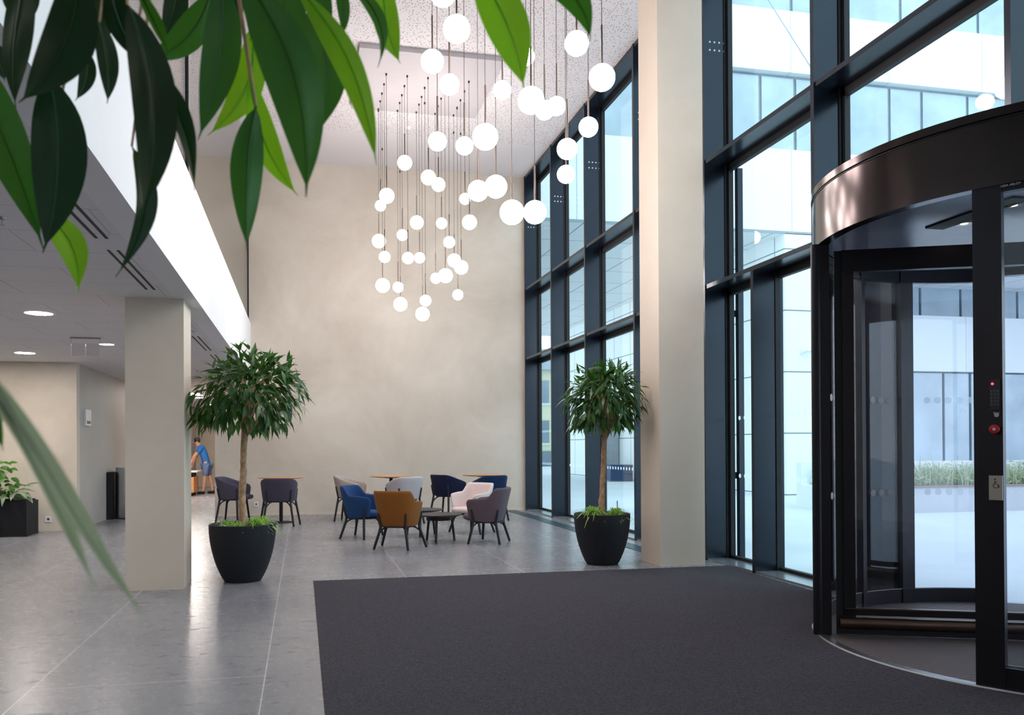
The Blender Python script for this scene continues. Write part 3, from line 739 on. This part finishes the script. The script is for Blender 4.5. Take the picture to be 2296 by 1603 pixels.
def make_table(lab, x, y):
    t = thing('bistro_table', lab, 'table', (x, y, 0), 0, 'round oak tables along the back wall')
    obj('table_top', MB().lathe([(.001, .822), (.26, .822), (.41, .838), (.435, .848), (.432, .853), (.001, .853)], 48), 'wood', t, local=True)
    obj('pedestal', MB().tube([(0, 0, .012), (0, 0, .822)], .034, 18), 'black', t, local=True)
    obj('mounting_plate', MB().disc((0, 0, .81), .12, .012, 24), 'black', t, local=True)
    obj('base_plate', MB().lathe([(.001, .0), (.222, .0), (.222, .010), (.20, .016), (.001, .018)], 40), 'black', t, local=True)
make_table('round oak table behind the left-hand dark slate chair whose back faces us', -.385, 16.12)
make_table('round oak table between the taupe and the light grey armchairs', 1.70, 16.2)
make_table('round oak table between the two navy and deep blue armchairs', 3.57, 16.3)
def coffee(lab, x, y, r_, h_, rot):
    t = thing('coffee_table', lab, 'table', (x, y, 0), rot, 'round black coffee tables')
    obj('table_top', MB().lathe([(.001, h_ - .03), (r_ - .05, h_ - .03), (r_, h_ - .012), (r_ + .002, h_ - .003), (r_ - .006, h_), (.001, h_)], 48), 'leg', t, local=True)
    obj('apron', MB().lathe([(r_ * .52, h_ - .09), (r_ * .56, h_ - .09), (r_ * .56, h_ - .03), (r_ * .52, h_ - .03)], 36), 'leg', t, local=True)
    for k in range(3):
        w = 2 * PI * k / 3
        obj('leg', MB().tube([(r_ * .58 * math.cos(w), r_ * .58 * math.sin(w), h_ - .03), (r_ * .72 * math.cos(w), r_ * .72 * math.sin(w), 0)], [.021, .018], 12), 'leg', t, local=True)
coffee('round black coffee table behind the mustard brown chair, nearer and lower one', 2.0, 12.25, .34, .41, rad(250))
coffee('round black coffee table in front of the pale pink chair, farther one', 1.85, 13.15, .36, .42, rad(20))

# ---------------------------------------------------------------- potted trees
def spider_plant(mb, c, r_, n, rng, up=.6):
    for k in range(n):
        w = rng.uniform(0, 2 * PI); l = r_ * rng.uniform(.6, 1.15); el = rng.uniform(.35, 1.25) * up / .6
        d = Vector((math.cos(w) * math.cos(el), math.sin(w) * math.cos(el), math.sin(el)))
        b0 = Vector(c) + Vector((rng.uniform(-.05, .05), rng.uniform(-.05, .05), 0))
        pts = [b0 + d * (l * q) - Vector((0, 0, 1)) * (l * .75 * q * q) for q in (0, .25, .5, .75, 1)]
        side = d.cross(Vector((0, 0, 1))).normalized(); vs = []; ws = (.004, .007, .007, .005, .0008)
        for p, ww in zip(pts, ws): vs += [p - side * ww, p + side * ww]
        mb.add(vs, [(2 * i, 2 * i + 1, 2 * i + 3, 2 * i + 2) for i in range(4)])
def potted_tree(lab, x, y, seed, trunk, cr, nleaf, skew, potd, lim):
    rng = random.Random(seed)
    t = thing('potted_ficus_tree', lab, 'potted tree', (x, y, 0), 0, 'potted ficus trees')
    R0, Rb, Hp = potd
    prof = [(.001, .0), (Rb, .0)] + [(Rb + (R0 - Rb) * (1 - (1 - q) ** 2.0) ** .9, Hp * q) for q in [i / 14 for i in range(1, 15)]]
    prof += [(R0 - .012, Hp + .006), (R0 - .035, Hp), (R0 - .04, Hp - .09)]
    obj('pot', MB().lathe(prof, 56), 'pot', t, local=True, angle=.9)
    obj('soil', MB().disc((0, 0, Hp - .07), R0 - .035, .02, 40), 'soil', t, local=True, smooth=False)
    pts = [Vector(p) for p in trunk]
    # trunk with knots
    P = []; Rr = []
    for i in range(len(pts) - 1):
        for q in range(5):
            w = q / 5; P.append(pts[i].lerp(pts[i + 1], w) + Vector((rng.uniform(-.004, .004), rng.uniform(-.004, .004), 0))); Rr.append(.037 - .008 * (i + w) / len(pts) + rng.uniform(-.003, .004))
    P.append(pts[-1]); Rr.append(.026)
    obj('trunk', MB().tube(P, Rr, 12), 'bark', t, local=True)
    top = pts[-1]; cx, cy, cz, rx, rz = cr
    br = MB(); fl = MB()
    ends = []
    for k in range(26):
        w = 2 * PI * k / 26 * 2.4 + rng.uniform(-.2, .2); el = rng.uniform(-.25, 1.25)
        d = Vector((math.cos(w) * math.cos(el), math.sin(w) * math.cos(el), math.sin(el)))
        e = Vector((cx + d.x * rx * .8 + skew * max(0, d.z) , cy + d.y * rx * .8, cz + d.z * rz * .75))
        s0 = top + Vector((0, 0, rng.uniform(-.25, .1)))
        m_ = s0.lerp(e, .5) + Vector((0, 0, .10 + .08 * d.z))
        e.x = min(max(e.x, lim[0] + .03), lim[1] - .03)
        br.tube([s0, m_, e, e + (e - m_) * .08 - Vector((0, 0, .05))], [.013, .009, .005, .002], 6); ends.append((s0, m_, e))
    obj('branches', br, 'bark', t, local=True)
    for k in range(nleaf):
        u = rng.uniform(-.62, 1); w = rng.uniform(0, 2 * PI); q = math.sqrt(max(0, 1 - u * u)); rr = rng.uniform(.45, 1.0) ** .5
        lump = 1 + .13 * math.sin(3 * w + seed) + .10 * math.sin(5 * w + 2 * u * 3 + seed)
        pos = Vector((cx + q * math.cos(w) * rx * rr * lump + skew * max(-.3, u), cy + q * math.sin(w) * rx * rr * lump, cz + u * rz * rr))
        out = Vector((math.cos(w) * q, math.sin(w) * q, u * .6))
        d = out * rng.uniform(.35, 1.0) + Vector((rng.uniform(-.35, .35), rng.uniform(-.35, .35), -.75 + .75 * max(0, u) + rng.uniform(-.3, .3)))
        nrm = out + Vector((rng.uniform(-.5, .5), rng.uniform(-.5, .5), rng.uniform(0, .8)))
        l = rng.uniform(.13, .21); dd = d.normalized()
        fl.leaf(pos - dd * l * .5, d, nrm, l, l * rng.uniform(.22, .29), rng.uniform(.05, .35), .25, 5)
    for k in range(34):   # airy shoots beyond the outline
        w = rng.uniform(0, 2 * PI); u = rng.uniform(-.1, 1); q = math.sqrt(1 - u * u)
        o = Vector((math.cos(w) * q, math.sin(w) * q, u))
        p = Vector((cx + o.x * rx * 1.02 + skew * max(-.3, u), cy + o.y * rx * 1.02, cz + o.z * rz * 1.0)); d = o + Vector((0, 0, -.35 + .5 * u))
        for s in range(2):
            d2 = d + Vector((rng.uniform(-.6, .6), rng.uniform(-.6, .6), rng.uniform(-.5, .2)))
            fl.leaf(p, d2, o + Vector((0, 0, .6)), rng.uniform(.11, .16), .034, .3, .25, 5)
    fl.v = [(min(max(a, lim[0]), lim[1]), b_, c_) for a, b_, c_ in fl.v]
    obj('foliage', fl, 'leaf', t, local=True, recalc=False)
    return t, R0, Hp, rng
t, R0, Hp, rng = potted_tree('potted ficus tree with wide crown standing beside the gallery column', -.615, 9.15, 3,
    [(.0, 0, .47), (-.006, .0, .8), (.004, .01, 1.1), (.012, 0, 1.38), (.03, .0, 1.75)], (.05, .0, 1.89, .57, .57), 760, .10, (.345, .185, .60), (-.52, 9))
for cx, cy, n in ((-.06, -.18, 90), (-.16, .08, 60), (.15, -.08, 150), (.2, .08, 90)):
    b = MB(); spider_plant(b, (cx, cy, Hp - .04), .34 if cx > 0 else .24, n, rng, .8); obj('spider_plant', b, 'grass', t, local=True, recalc=False)
b = MB(); spider_plant(b, (-.23, 0, Hp - .05), .20, 4, rng, .8); obj('pale_runner', b, 'plastic', t, local=True, recalc=False)
t, R0, Hp, rng = potted_tree('potted ficus tree with rounded crown standing in front of the glass facade', 3.515, 9.42, 11,
    [(.0, 0, .47), (.0, .0, .75), (.02, .01, 1.05), (.03, 0, 1.36), (.05, .0, 1.7)], (.04, .0, 1.89, .46, .52), 680, .02, (.335, .185, .60), (-9, .555))
for cx, cy, n in ((-.14, -.08, 130), (.12, -.1, 90), (.2, .05, 70)):
    b = MB(); spider_plant(b, (cx, cy, Hp - .04), .40 if cx < 0 else .30, n, rng, .85); obj('spider_plant', b, 'grass', t, local=True, recalc=False)
obj('moisture_gauge', MB().tube([(.19, .0, Hp - .05), (.195, 0, Hp + .06), (.195, 0, Hp + .065), (.195, 0, Hp + .15)], [.016, .016, .007, .007], 10), 'plate', t, local=True)

# ---------------------------------------------------------------- black planter box on the left
t = thing('planter_box', 'square black planter box with pothos and variegated leaves at the left edge', 'planter', (-4.85, 14.92, 0))
obj('box', MB().box(-.52, -.32, 0, .52, .30, .56).box(-.49, -.29, .5, .49, .27, .58), 'black', t, local=True, smooth=False)
obj('soil', MB().box(-.47, -.27, .56, .47, .25, .585), 'soil', t, local=True, smooth=False)
rng = random.Random(5); b = MB()
for k in range(150):
    w = rng.uniform(0, 2 * PI); r_ = rng.uniform(.05, .42); z = rng.uniform(.75, 1.30) - r_ * .35
    d = Vector((math.cos(w), math.sin(w), rng.uniform(-.7, .3))); p = Vector((-.16 + r_ * math.cos(w), r_ * .6 * math.sin(w), z))
    b.leaf(p, d, Vector((d.x * .4, d.y * .4 - .4, .8)), rng.uniform(.09, .14), rng.uniform(.08, .11), .3, .15, 5, 0, .03)
for k in range(30):
    w = rng.uniform(0, 2 * PI); r_ = rng.uniform(.05, .35)
    b.tube([(-.16, 0, .56), (-.16 + r_ * .5 * math.cos(w), r_ * .3 * math.sin(w), .9), (-.16 + r_ * math.cos(w), r_ * .6 * math.sin(w), 1.15 - r_ * .35)], .004, 5)
obj('pothos', b, 'pothos', t, local=True, recalc=False)
b = MB()
for k in range(70):
    w = rng.uniform(-PI, .6); x0 = rng.uniform(-.4, .4); el = rng.uniform(-.2, .8)
    d = Vector((math.cos(w) * math.cos(el), math.sin(w) * math.cos(el), math.sin(el))); p = Vector((x0, rng.uniform(-.22, .05), .62 + rng.uniform(0, .12)))
    b.leaf(p + d * .06, d, Vector((0, -.3, 1)), rng.uniform(.2, .3), rng.uniform(.075, .1), .55, .2, 6, 0, .05)
obj('variegated_plant', b, 'aglao', t, local=True, recalc=False)

# ---------------------------------------------------------------- foreground ficus hanging into the picture
t = thing('foreground_ficus', 'large out-of-focus ficus whose long leaves hang into the upper left foreground', 'plant', (-1.15, .30, 0))
obj('pot', MB().lathe([(.001, 0), (.17, 0), (.25, .25), (.27, .5), (.25, .5), (.24, .42)], 40), 'pot', t, local=True)
obj('soil', MB().disc((0, 0, .40), .24, .02, 30), 'soil', t, local=True, smooth=False)
W0 = Vector((-1.15, .30, 0))
trunk = [Vector(p) for p in ((-1.15, .30, .42), (-1.13, .32, 1.0), (-1.12, .33, 1.6), (-1.0, .42, 2.05))]
obj('trunk', MB().tube(trunk, [.034, .03, .026, .02], 12), 'bark', t)
mains = [[(-1.0, .42, 2.05), (-.7, .62, 2.16), (-.35, .9, 2.14), (-.1, 1.02, 2.10), (.12, 1.0, 2.13), (.26, .88, 2.05)], [(-1.12, .33, 1.6), (-.8, .4, 1.7), (-.5, .5, 1.66), (-.24, .545, 1.50)]]
obj('branch', MB().tube(mains[0], [.018, .014, .011, .008, .006, .004], 8), 'bark', t)
obj('branch', MB().tube(mains[1], [.012, .009, .006, .003], 8), 'bark', t)
LEAVES = [
(-0.209,0.861,1.863, -0.278,0.918,1.751, 0.048, 0.10,20,0),
(-0.296,1.003,1.938, -0.317,1.039,1.790, 0.031, -0.05,35,0),
(-0.291,1.064,1.841, -0.281,1.001,1.620, 0.059, 0.06,15,0),
(-0.421,1.132,1.928, -0.298,1.066,1.635, 0.057, 0.02,-12,1),
(-0.317,1.111,1.699, -0.251,1.036,1.579, 0.034, 0.10,10,2),
(-0.225,1.018,1.889, -0.217,1.017,1.796, 0.023, 0.05,25,0),
(-0.171,0.894,1.850, -0.164,0.914,1.640, 0.044, 0.10,20,0),
(-0.177,0.957,1.829, -0.113,0.964,1.686, 0.022, 0.10,40,0),
(-0.195,1.043,1.757, -0.200,0.984,1.590, 0.023, 0.12,40,0),
(-0.193,0.919,1.884, -0.163,0.954,1.814, 0.030, -0.08,20,0),
(-0.114,1.106,1.979, -0.189,1.102,1.886, 0.038, 0.12,-10,1),
(-0.169,0.934,1.886, -0.144,0.970,1.837, 0.014, 0.05,50,1),
(-0.088,0.957,1.922, -0.107,0.922,1.728, 0.041, 0.06,20,1),
(-0.059,1.074,1.929, -0.110,1.045,1.776, 0.037, 0.12,10,2),
(-0.053,0.827,1.854, 0.005,0.775,1.632, 0.053, 0.08,-14,1),
(-0.050,0.991,1.796, -0.059,0.953,1.619, 0.036, -0.03,-12,1),
(-0.059,1.033,1.844, -0.002,1.002,1.697, 0.033, -0.08,12,2),
(0.009,0.957,1.898, 0.020,0.935,1.747, 0.042, 0.10,8,1),
(-0.001,0.877,1.878, 0.074,0.821,1.681, 0.029, 0.06,-25,2),
(-0.014,1.064,1.934, 0.011,1.039,1.858, 0.025, 0.05,5,2),
(0.048,1.091,2.006, 0.053,1.070,1.928, 0.017, 0.05,0,1),
(0.061,0.986,1.945, 0.087,0.940,1.830, 0.015, 0.12,38,1),
(0.107,1.078,2.012, 0.123,1.035,1.880, 0.033, -0.06,5,2),
(0.180,0.858,1.908, 0.227,0.828,1.770, 0.046, 0.06,6,2),
(0.251,0.863,1.909, 0.300,0.832,1.830, 0.029, 0.16,18,1),
(-0.367,1.080,1.884, -0.342,1.075,1.835, 0.023, 0.10,20,0),
(-0.258,1.097,1.892, -0.266,1.079,1.821, 0.019, 0.10,20,0),
(-0.086,1.038,1.973, -0.103,1.043,1.865, 0.040, 0.04,20,0),
(-0.028,1.005,1.966, -0.013,1.003,1.850, 0.044, 0.04,15,1),
(0.016,1.037,1.989, 0.028,1.014,1.886, 0.032, 0.00,10,1),
(-0.165,0.465,1.449, -0.080,0.479,1.309, 0.009, -0.01,58,3),
(-0.162,0.465,1.447, -0.112,0.506,1.323, 0.010, -0.01,62,3),
(-0.223,0.662,1.448, -0.211,0.660,1.399, 0.009, 0.00,20,1),
(-0.229,1.049,1.962, -0.236,1.051,1.873, 0.035, 0.04,20,0),
(-0.343,1.094,1.974, -0.321,1.090,1.910, 0.043, 0.04,20,0),
(-0.045,1.050,1.984, -0.061,1.054,1.902, 0.033, 0.04,15,0),
(-0.155,1.135,2.025, -0.177,1.140,1.932, 0.029, 0.06,15,0),
]
VIEW = Vector((0, 0, 1.4))
def big_leaf(B, T, w, bend, twist, n=18):
    B, T = Vector(B), Vector(T); ax = (T - B); L = ax.length; ax.normalize(); view = ((B + T) / 2 - VIEW).normalized()
    side = ax.cross(view).normalized(); nrm = side.cross(ax).normalized()
    q = Matrix.Rotation(rad(twist), 3, ax); side = q @ side; nrm = q @ nrm
    w = w / max(.5, math.cos(rad(twist))); vs = []; fs = []; m = 6
    for i in range(n + 1):
        s = i / n; p = B + ax * (L * s) + (ax.cross(view).normalized()) * (bend * L * 4 * s * (1 - s)) + nrm * (.018 * L * math.sin(s * 5 + L * 40))
        body = math.sin(PI * min(1, s / .94) ** .85) ** .75 if 0 < s < .94 else 0
        tail = .10 * (1 - s) / .1 if s > .9 else (.10 if s > .75 else .0)
        hw = w * .5 * max(body, tail, .02)
        for k in range(m + 1):
            u = k / m * 2 - 1; vs.append(p + side * (hw * u) + nrm * (hw * (.28 * abs(u) - .10 * u * u + .05 * math.sin(9 * s + 2 * u))))
    for i in range(n):
        for k in range(m): fs.append((i * (m + 1) + k, i * (m + 1) + k + 1, (i + 1) * (m + 1) + k + 1, (i + 1) * (m + 1) + k))
    mb = MB().add(vs, fs)
    b2 = []; r2 = []
    for i in range(n + 1):
        b2.append(vs[i * (m + 1) + m // 2] - nrm * .0006); r2.append(.0013 * (1 - .8 * i / n))
    return mb, MB().tube(b2, r2, 5)
for (bx, by, bz, tx, ty, tz, w, bend, twist, sh_) in LEAVES:
    mb, rib = big_leaf((bx, by, bz), (tx, ty, tz), w, bend, twist)
    lf = obj('leaf', mb, ('leaf_shaded', 'leaf_half_lit', 'leaf_backlit', 'leaf_sheen')[sh_], t, recalc=False, angle=3.1)  # each leaf gets its painted shade, half-lit
    obj('midrib', rib, ('leaf_half_lit', 'leaf_half_lit', 'leaf_backlit', 'leaf_sheen')[sh_], lf, recalc=False)
    Bp = Vector((bx, by, bz)); ch = mains[1] if bz < 1.5 else mains[0]
    near = min((Vector(a).lerp(Vector(b_), q / 6) for a, b_ in zip(ch[:-1], ch[1:]) for q in range(7)), key=lambda p: (p - Bp).length)
    obj('petiole', MB().tube([near, near.lerp(Bp, .5) + Vector((0, 0, .015)), Bp], [.003, .0022, .0014], 6), 'bark', lf)

# ---------------------------------------------------------------- person and counter in the passage
ct = thing('service_counter', 'counter with pale top in the passage where a person bends over', 'counter', (-4.0 + .45, 26.3, 0))
obj('counter_top', MB().box(-.22, -.6, .70, .52, .75, .735), 'plastic', ct, local=True, smooth=False)
obj('counter_body', MB().box(-.22, -.5, .10, .42, .65, .56), 'wood', ct, local=True, smooth=False)
obj('shadow_gap', MB().box(-.22, -.5, .56, .36, .65, .70), 'black', ct, local=True, smooth=False)
obj('plinth', MB().box(-.22, -.45, 0, .36, .6, .10), 'black', ct, local=True, smooth=False)
def skin_obj(name, verts, edges, radii, m, parent=None, root=0, sub=2):
    me = bpy.data.meshes.new(name); me.from_pydata(verts, edges, []); o = bpy.data.objects.new(name, me); COL.objects.link(o)
    o.modifiers.new('skin', 'SKIN'); md = o.modifiers.new('sub', 'SUBSURF'); md.levels = sub; md.render_levels = sub
    for i, r_ in enumerate(radii): me.skin_vertices[0].data[i].radius = r_ if isinstance(r_, tuple) else (r_, r_)
    me.skin_vertices[0].data[root].use_root = True
    me.materials.append(MT[m])
    if parent: o.parent = parent
    return o
PX, PY = -2.88, 27.0
V = [(0,0,.93),(-.03,0,1.10),(-.12,0,1.30),(-.20,0,1.44),(-.24,0,1.50),(-.29,0,1.60),(-.31,0,1.68),  # pelvis..head
     (-.17,-.19,1.40),(-.36,-.21,1.16),(-.47,-.14,.93),(-.50,-.12,.83),(-.17,.19,1.40),(-.34,.22,1.16),(-.44,.16,.93),(-.47,.14,.83),
     (-.01,-.10,.90),(-.06,-.11,.50),(-.10,-.12,.09),(-.22,-.13,.035),(.01,.10,.90),(.07,.12,.50),(.16,.14,.10),(.05,.15,.035)]
E_ = [(0,1),(1,2),(2,3),(3,4),(4,5),(5,6),(3,7),(7,8),(8,9),(9,10),(3,11),(11,12),(12,13),(13,14),(0,15),(15,16),(16,17),(17,18),(0,19),(19,20),(20,21),(21,22)]
Rd = [(.15,.11),(.135,.10),(.15,.10),(.10,.08),.055,(.085,.075),(.07,.065),.058,.043,.030,.036,.058,.043,.030,.036,.085,.056,.038,.035,.085,.056,.038,.035]
for h_ in (10, 14):     # four fingers and a thumb on each hand
    p = Vector(V[h_]); s = -1 if h_ == 10 else 1
    for k in range(5):
        if k == 0: q = [p + Vector((0, -s * .05, -.01)), p + Vector((-.03, -s * .075, -.035))]
        else: q = [p + Vector((-.03, (k - 2.5) * .019, -.05)), p + Vector((-.055 - .006 * (2 - abs(k - 2.5)), (k - 2.5) * .022, -.082))]
        i0 = len(V); V += [tuple(a) for a in q]; E_ += [(h_, i0), (i0, i0 + 1)]; Rd += [.010, .008]
per = skin_obj('person', V, E_, Rd, 'skin'); per.location = (PX, PY, 0)
tag(per, 'person in a blue shirt and denim shorts bending over the passage counter', 'person')
skin_obj('shirt', [(-.005,0,.86),(-.03,0,1.10),(-.12,0,1.30),(-.20,0,1.44),(-.235,0,1.49),(-.17,-.20,1.40),(-.27,-.21,1.27),(-.17,.20,1.40),(-.26,.215,1.27)],
         [(0,1),(1,2),(2,3),(3,4),(3,5),(5,6),(3,7),(7,8)], [(.17,.14),(.165,.13),(.18,.13),(.125,.10),.065,.08,.06,.08,.06], 'shirt', per, 1)
skin_obj('shorts', [(0,0,.95),(-.01,-.10,.86),(-.055,-.11,.53),(.01,.10,.86),(.065,.12,.53)], [(0,1),(1,2),(0,3),(3,4)], [(.165,.13),.11,.085,.11,.085], 'shorts', per)
hr = MB().sphere((-.285, 0, 1.665), .098, 20, 12, 1.0); obj('hair', hr, 'hair', per, local=True)
fc_ = MB().sphere((-.40, 0, 1.60), .018, 10, 6).sphere((-.37, -.035, 1.635), .011, 8, 6).sphere((-.37, .035, 1.635), .011, 8, 6).sphere((-.375, 0, 1.56), .016, 8, 5, .4)
fc_.sphere((-.28, -.088, 1.61), .022, 8, 6).sphere((-.28, .088, 1.61), .022, 8, 6)
obj('face_features', fc_, 'skin', per, local=True)
for (a, b_) in (((-.10, -.12), (-.22, -.13)), ((.16, .14), (.05, .15))):
    obj('shoe', MB().tube([(a[0] + .05, a[1], .05), (a[0], a[1], .055), ((a[0] + b_[0]) / 2, (a[1] + b_[1]) / 2, .05), (b_[0] - .05, b_[1], .035)], [.045, .052, .05, .035], 12), 'black', per, local=True)
struct('door_1', MB().box(-2.62, 31.93, 0, -1.75, 31.99, 2.3), 'gasket', 'dark door at the end of the passage behind the person', 'door', smooth=False)

# ---------------------------------------------------------------- outside
struct('ground_outside', MB().box(5.2, -40, -.25, 90, 110, -.03), 'paving', 'pale paved forecourt outside the glass facade', 'pavement', smooth=False)
YA = 21.07
ov = thing('office_block', 'white and glass office block bridging over the forecourt outside', 'building', (20, YA, 0), kind='structure')
obj('soffit', MB().box(5.9, YA, 7.40, 40, 43, 7.48), 'soffit', ov, smooth=False)
obj('spandrel', MB().box(5.9, YA, 7.48, 40, 43, 9.8), 'spandrel', ov, smooth=False)
obj('spandrel', MB().box(5.9, YA, 12.0, 40, 43, 13.75), 'spandrel', ov, smooth=False)
obj('spandrel', MB().box(5.9, YA, 16.2, 40, 43, 19.5), 'spandrel', ov, smooth=False)
rng = random.Random(9)
for z0, z1 in ((9.8, 12.0), (13.75, 16.2)):
    obj('window_wall', MB().box(6.1, YA + .25, z0, 39.8, 42.8, z1), 'winframe', ov, smooth=False)
    x = 5.95
    while x < 33:
        w = rng.choice((1.1, 1.6, 2.0)); 
        p = obj('window', MB().box(x + .05, YA + .2, z0 + .08, x + w - .05, YA + .24, z1 - .08), 'winblue', ov, smooth=False)
        x += w
obj('corner_leg', MB().box(13.38, YA, -.05, 14.46, YA + .12, 7.42), 'cladding', ov, smooth=False)
obj('leg_side', MB().box(13.36, YA + .01, -.05, 13.42, 43, 7.42), 'claddingy', ov, smooth=False)
obj('leg_core', MB().box(13.44, YA + .12, -.05, 14.4, 42.9, 7.41), 'outwhite', ov, smooth=False)
gb = thing('ground_floor_block', 'glazed ground floor with white band behind the planted border outside', 'building', (28, 27, 0), kind='structure')
obj('spandrel', MB().box(14.5, 27, 4.2, 50, 27.6, 6.3), 'spandrel', gb, smooth=False)
obj('wall', MB().box(14.5, 27.4, 0, 50, 27.7, 7.41), 'winframe', gb, smooth=False)
for z0, z1 in ((.1, 4.15), (6.35, 7.4)):
    x = 14.6
    while x < 46:
        w = rng.choice((1.2, 1.8, 2.6)); obj('window', MB().box(x + .05, 27.25, z0, x + w - .06, 27.35, z1), 'winblue', gb, smooth=False); x += w
for lab, a, b_ in (('thin steel stay cable slanting down outside the upper glazing', (7.5, 12.25, 8.72), (7.5, 10.9, 6.81)),):
    a, b_ = Vector(a), Vector(b_); tag(obj('stay_cable', MB().tube([a + (a - b_) * .3, b_], .007, 8), 'winframe'), lab, 'cable')
for (x, y, z, dx, lab) in ((13.92, YA, 4.07, 1, 'white security camera on the front of the white cladding leg outside'),):
    t = thing('security_camera', lab, 'security camera', (x, y, z))
    obj('wall_bracket', MB().disc((0, -.04, 0), .09, .055, 16, 'Y').tube([(0, -.04, 0), (.05, -.14, .01)], .03, 10), 'plastic', t, local=True)
    obj('housing', MB().tube([(.0, -.15, .03), (.34, -.24, -.01)], .055, 14), 'plastic', t, local=True)
    obj('lens', MB().tube([(.34, -.24, -.01), (.37, -.248, -.013)], .045, 14), 'keypad', t, local=True)
# planted border seen through the revolving door
pl = thing('raised_border', 'low white concrete planting bed outside the revolving door', 'planter', (16, 15.3, 0))
obj('front_wall', MB().box(11.3, 15.2, -.05, 26, 15.4, .50), 'concrete', pl, smooth=False)
obj('back_wall', MB().box(11.3, 17.2, -.05, 26, 17.4, 1.02), 'outwhite', pl, smooth=False)
obj('end_wall', MB().box(11.3, 15.4, -.05, 11.5, 17.2, .50), 'outwhite', pl, smooth=False)
obj('coping', MB().box(11.28, 15.17, .50, 26, 15.43, .535), plain('brown coping', rgb(150, 128, 120), .6), pl, smooth=False)
obj('soil', MB().box(11.5, 15.4, 0, 26, 17.2, .46), 'soil', pl, smooth=False)
b = MB()
for k in range(2600):
    x = rng.uniform(11.6, 19.5); y = rng.uniform(15.45, 17.1); l = rng.uniform(.25, .62) * (1.5 if rng.random() < .04 else 1)
    d = Vector((rng.uniform(-.35, .35), rng.uniform(-.3, .3), 1))
    if rng.random() < .5: b.leaf((x, y, .45), d, (rng.uniform(-1, 1), -1, 0), l, .03, .2, .2, 3)
    else:
        p = Vector((x, y, .45)) + d.normalized() * l * rng.uniform(.3, 1); b.leaf(p, (rng.uniform(-1, 1), rng.uniform(-1, 1), rng.uniform(-.2, .8)), (0, -1, .5), .13, .045, .2, .2, 3)
bp = obj('border_plants', b, 'outgrass', pl, recalc=False); bp['kind'] = 'stuff'; bp['label'] = 'pale dry grasses and shrubs growing in the raised white border'
# distant street
yb = thing('yellow_townhouse', 'pale yellow rendered house across the street, seen between facade mullions', 'building', (18, 60, 0))
obj('wall', MB().box(8, 60, 0, 34, 70, 7.2), 'yellow', yb, smooth=False)
obj('roof', MB().add([(7.6, 59.6, 7.2), (34.4, 59.6, 7.2), (34.4, 70.4, 7.2), (7.6, 70.4, 7.2), (11, 65, 9.4), (31, 65, 9.4)], [(0, 1, 5, 4), (1, 2, 5), (2, 3, 4, 5), (3, 0, 4), (0, 3, 2, 1)]), 'winframe', yb, smooth=False)
obj('plinth', MB().box(7.95, 59.9, 0, 34.05, 60, 1.1), 'winframe', yb, smooth=False)
for x in (14.6, 17.2, 19.8, 22.4):
    for z in (1.7, 4.7):
        p = obj('window', MB().box(x, 59.93, z, x + 1.0, 59.99, z + 1.7), 'winblue', yb, smooth=False)
        obj('window_sill', MB().box(x - .1, 59.85, z - .12, x + 1.1, 60, z), 'outwhite', p, smooth=False)
tag(obj('street_hoarding', MB().box(12.2, 33.6, -.03, 13.3, 33.9, 2.4), plain('grey hoarding', rgb(170, 172, 178), .7), smooth=False), 'grey panel wall behind the dark blue box outside', 'panel')
t = thing('skip_box', 'low dark blue box on the paving outside, right of the ficus trunk', 'box', (13.0, 32.5, -.03))
obj('body', MB().box(-.6, -.3, .04, .7, .35, .62), 'bluebox', t, local=True, smooth=False)
obj('lid', MB().box(-.63, -.33, .62, .73, .38, .68), 'bluebox', t, local=True, smooth=False)

# ---------------------------------------------------------------- sky
w = bpy.data.worlds.new('overcast sky'); S.world = w; w.use_nodes = True
nt = w.node_tree; nt.nodes.clear()
tc = nt.nodes.new('ShaderNodeTexCoord'); sp = nt.nodes.new('ShaderNodeSeparateXYZ'); nt.links.new(tc.outputs['Generated'], sp.inputs[0])
col = mixcol(nt, ramp(nt, sp.outputs[2], -.1, .9), (.93, .97, 1.0), (.74, .88, 1.0))
bg = N(nt, 'ShaderNodeBackground', Strength=SKY); nt.links.new(col, bg.inputs[0])
wo = nt.nodes.new('ShaderNodeOutputWorld'); nt.links.new(bg.outputs[0], wo.inputs[0])

# ---------------------------------------------------------------- camera
cd = bpy.data.cameras.new('camera'); cam = bpy.data.objects.new('camera', cd); COL.objects.link(cam); S.camera = cam
cd.sensor_fit = 'HORIZONTAL'; cd.sensor_width = 36; cd.lens = 1860.05 / 2296 * 36
cd.shift_x = 66.4946 / 2296; cd.shift_y = 189.6178 / 2296; cd.clip_start = .05; cd.clip_end = 500
Rv, Uv, Bv = (0.977107, -0.212694, -0.004724), (0.003256, -0.007252, 0.999968), (-0.212721, -0.977092, -0.006394)
cam.matrix_world = Matrix(((Rv[0], Uv[0], Bv[0], 0), (Rv[1], Uv[1], Bv[1], 0), (Rv[2], Uv[2], Bv[2], 1.4), (0, 0, 0, 1)))
cd.dof.use_dof = True; cd.dof.focus_distance = 8.0; cd.dof.aperture_fstop = 9.0
S.view_settings.view_transform = 'Standard'; S.view_settings.look = 'None'; S.view_settings.exposure = EXPO
S.view_settings.gamma = 1; S.view_settings.use_curve_mapping = False
S.cycles.max_bounces = 10; S.cycles.diffuse_bounces = 5; S.cycles.glossy_bounces = 4; S.cycles.transparent_max_bounces = 24
S.cycles.sample_clamp_indirect = 6; S.cycles.caustics_reflective = False; S.cycles.caustics_refractive = False
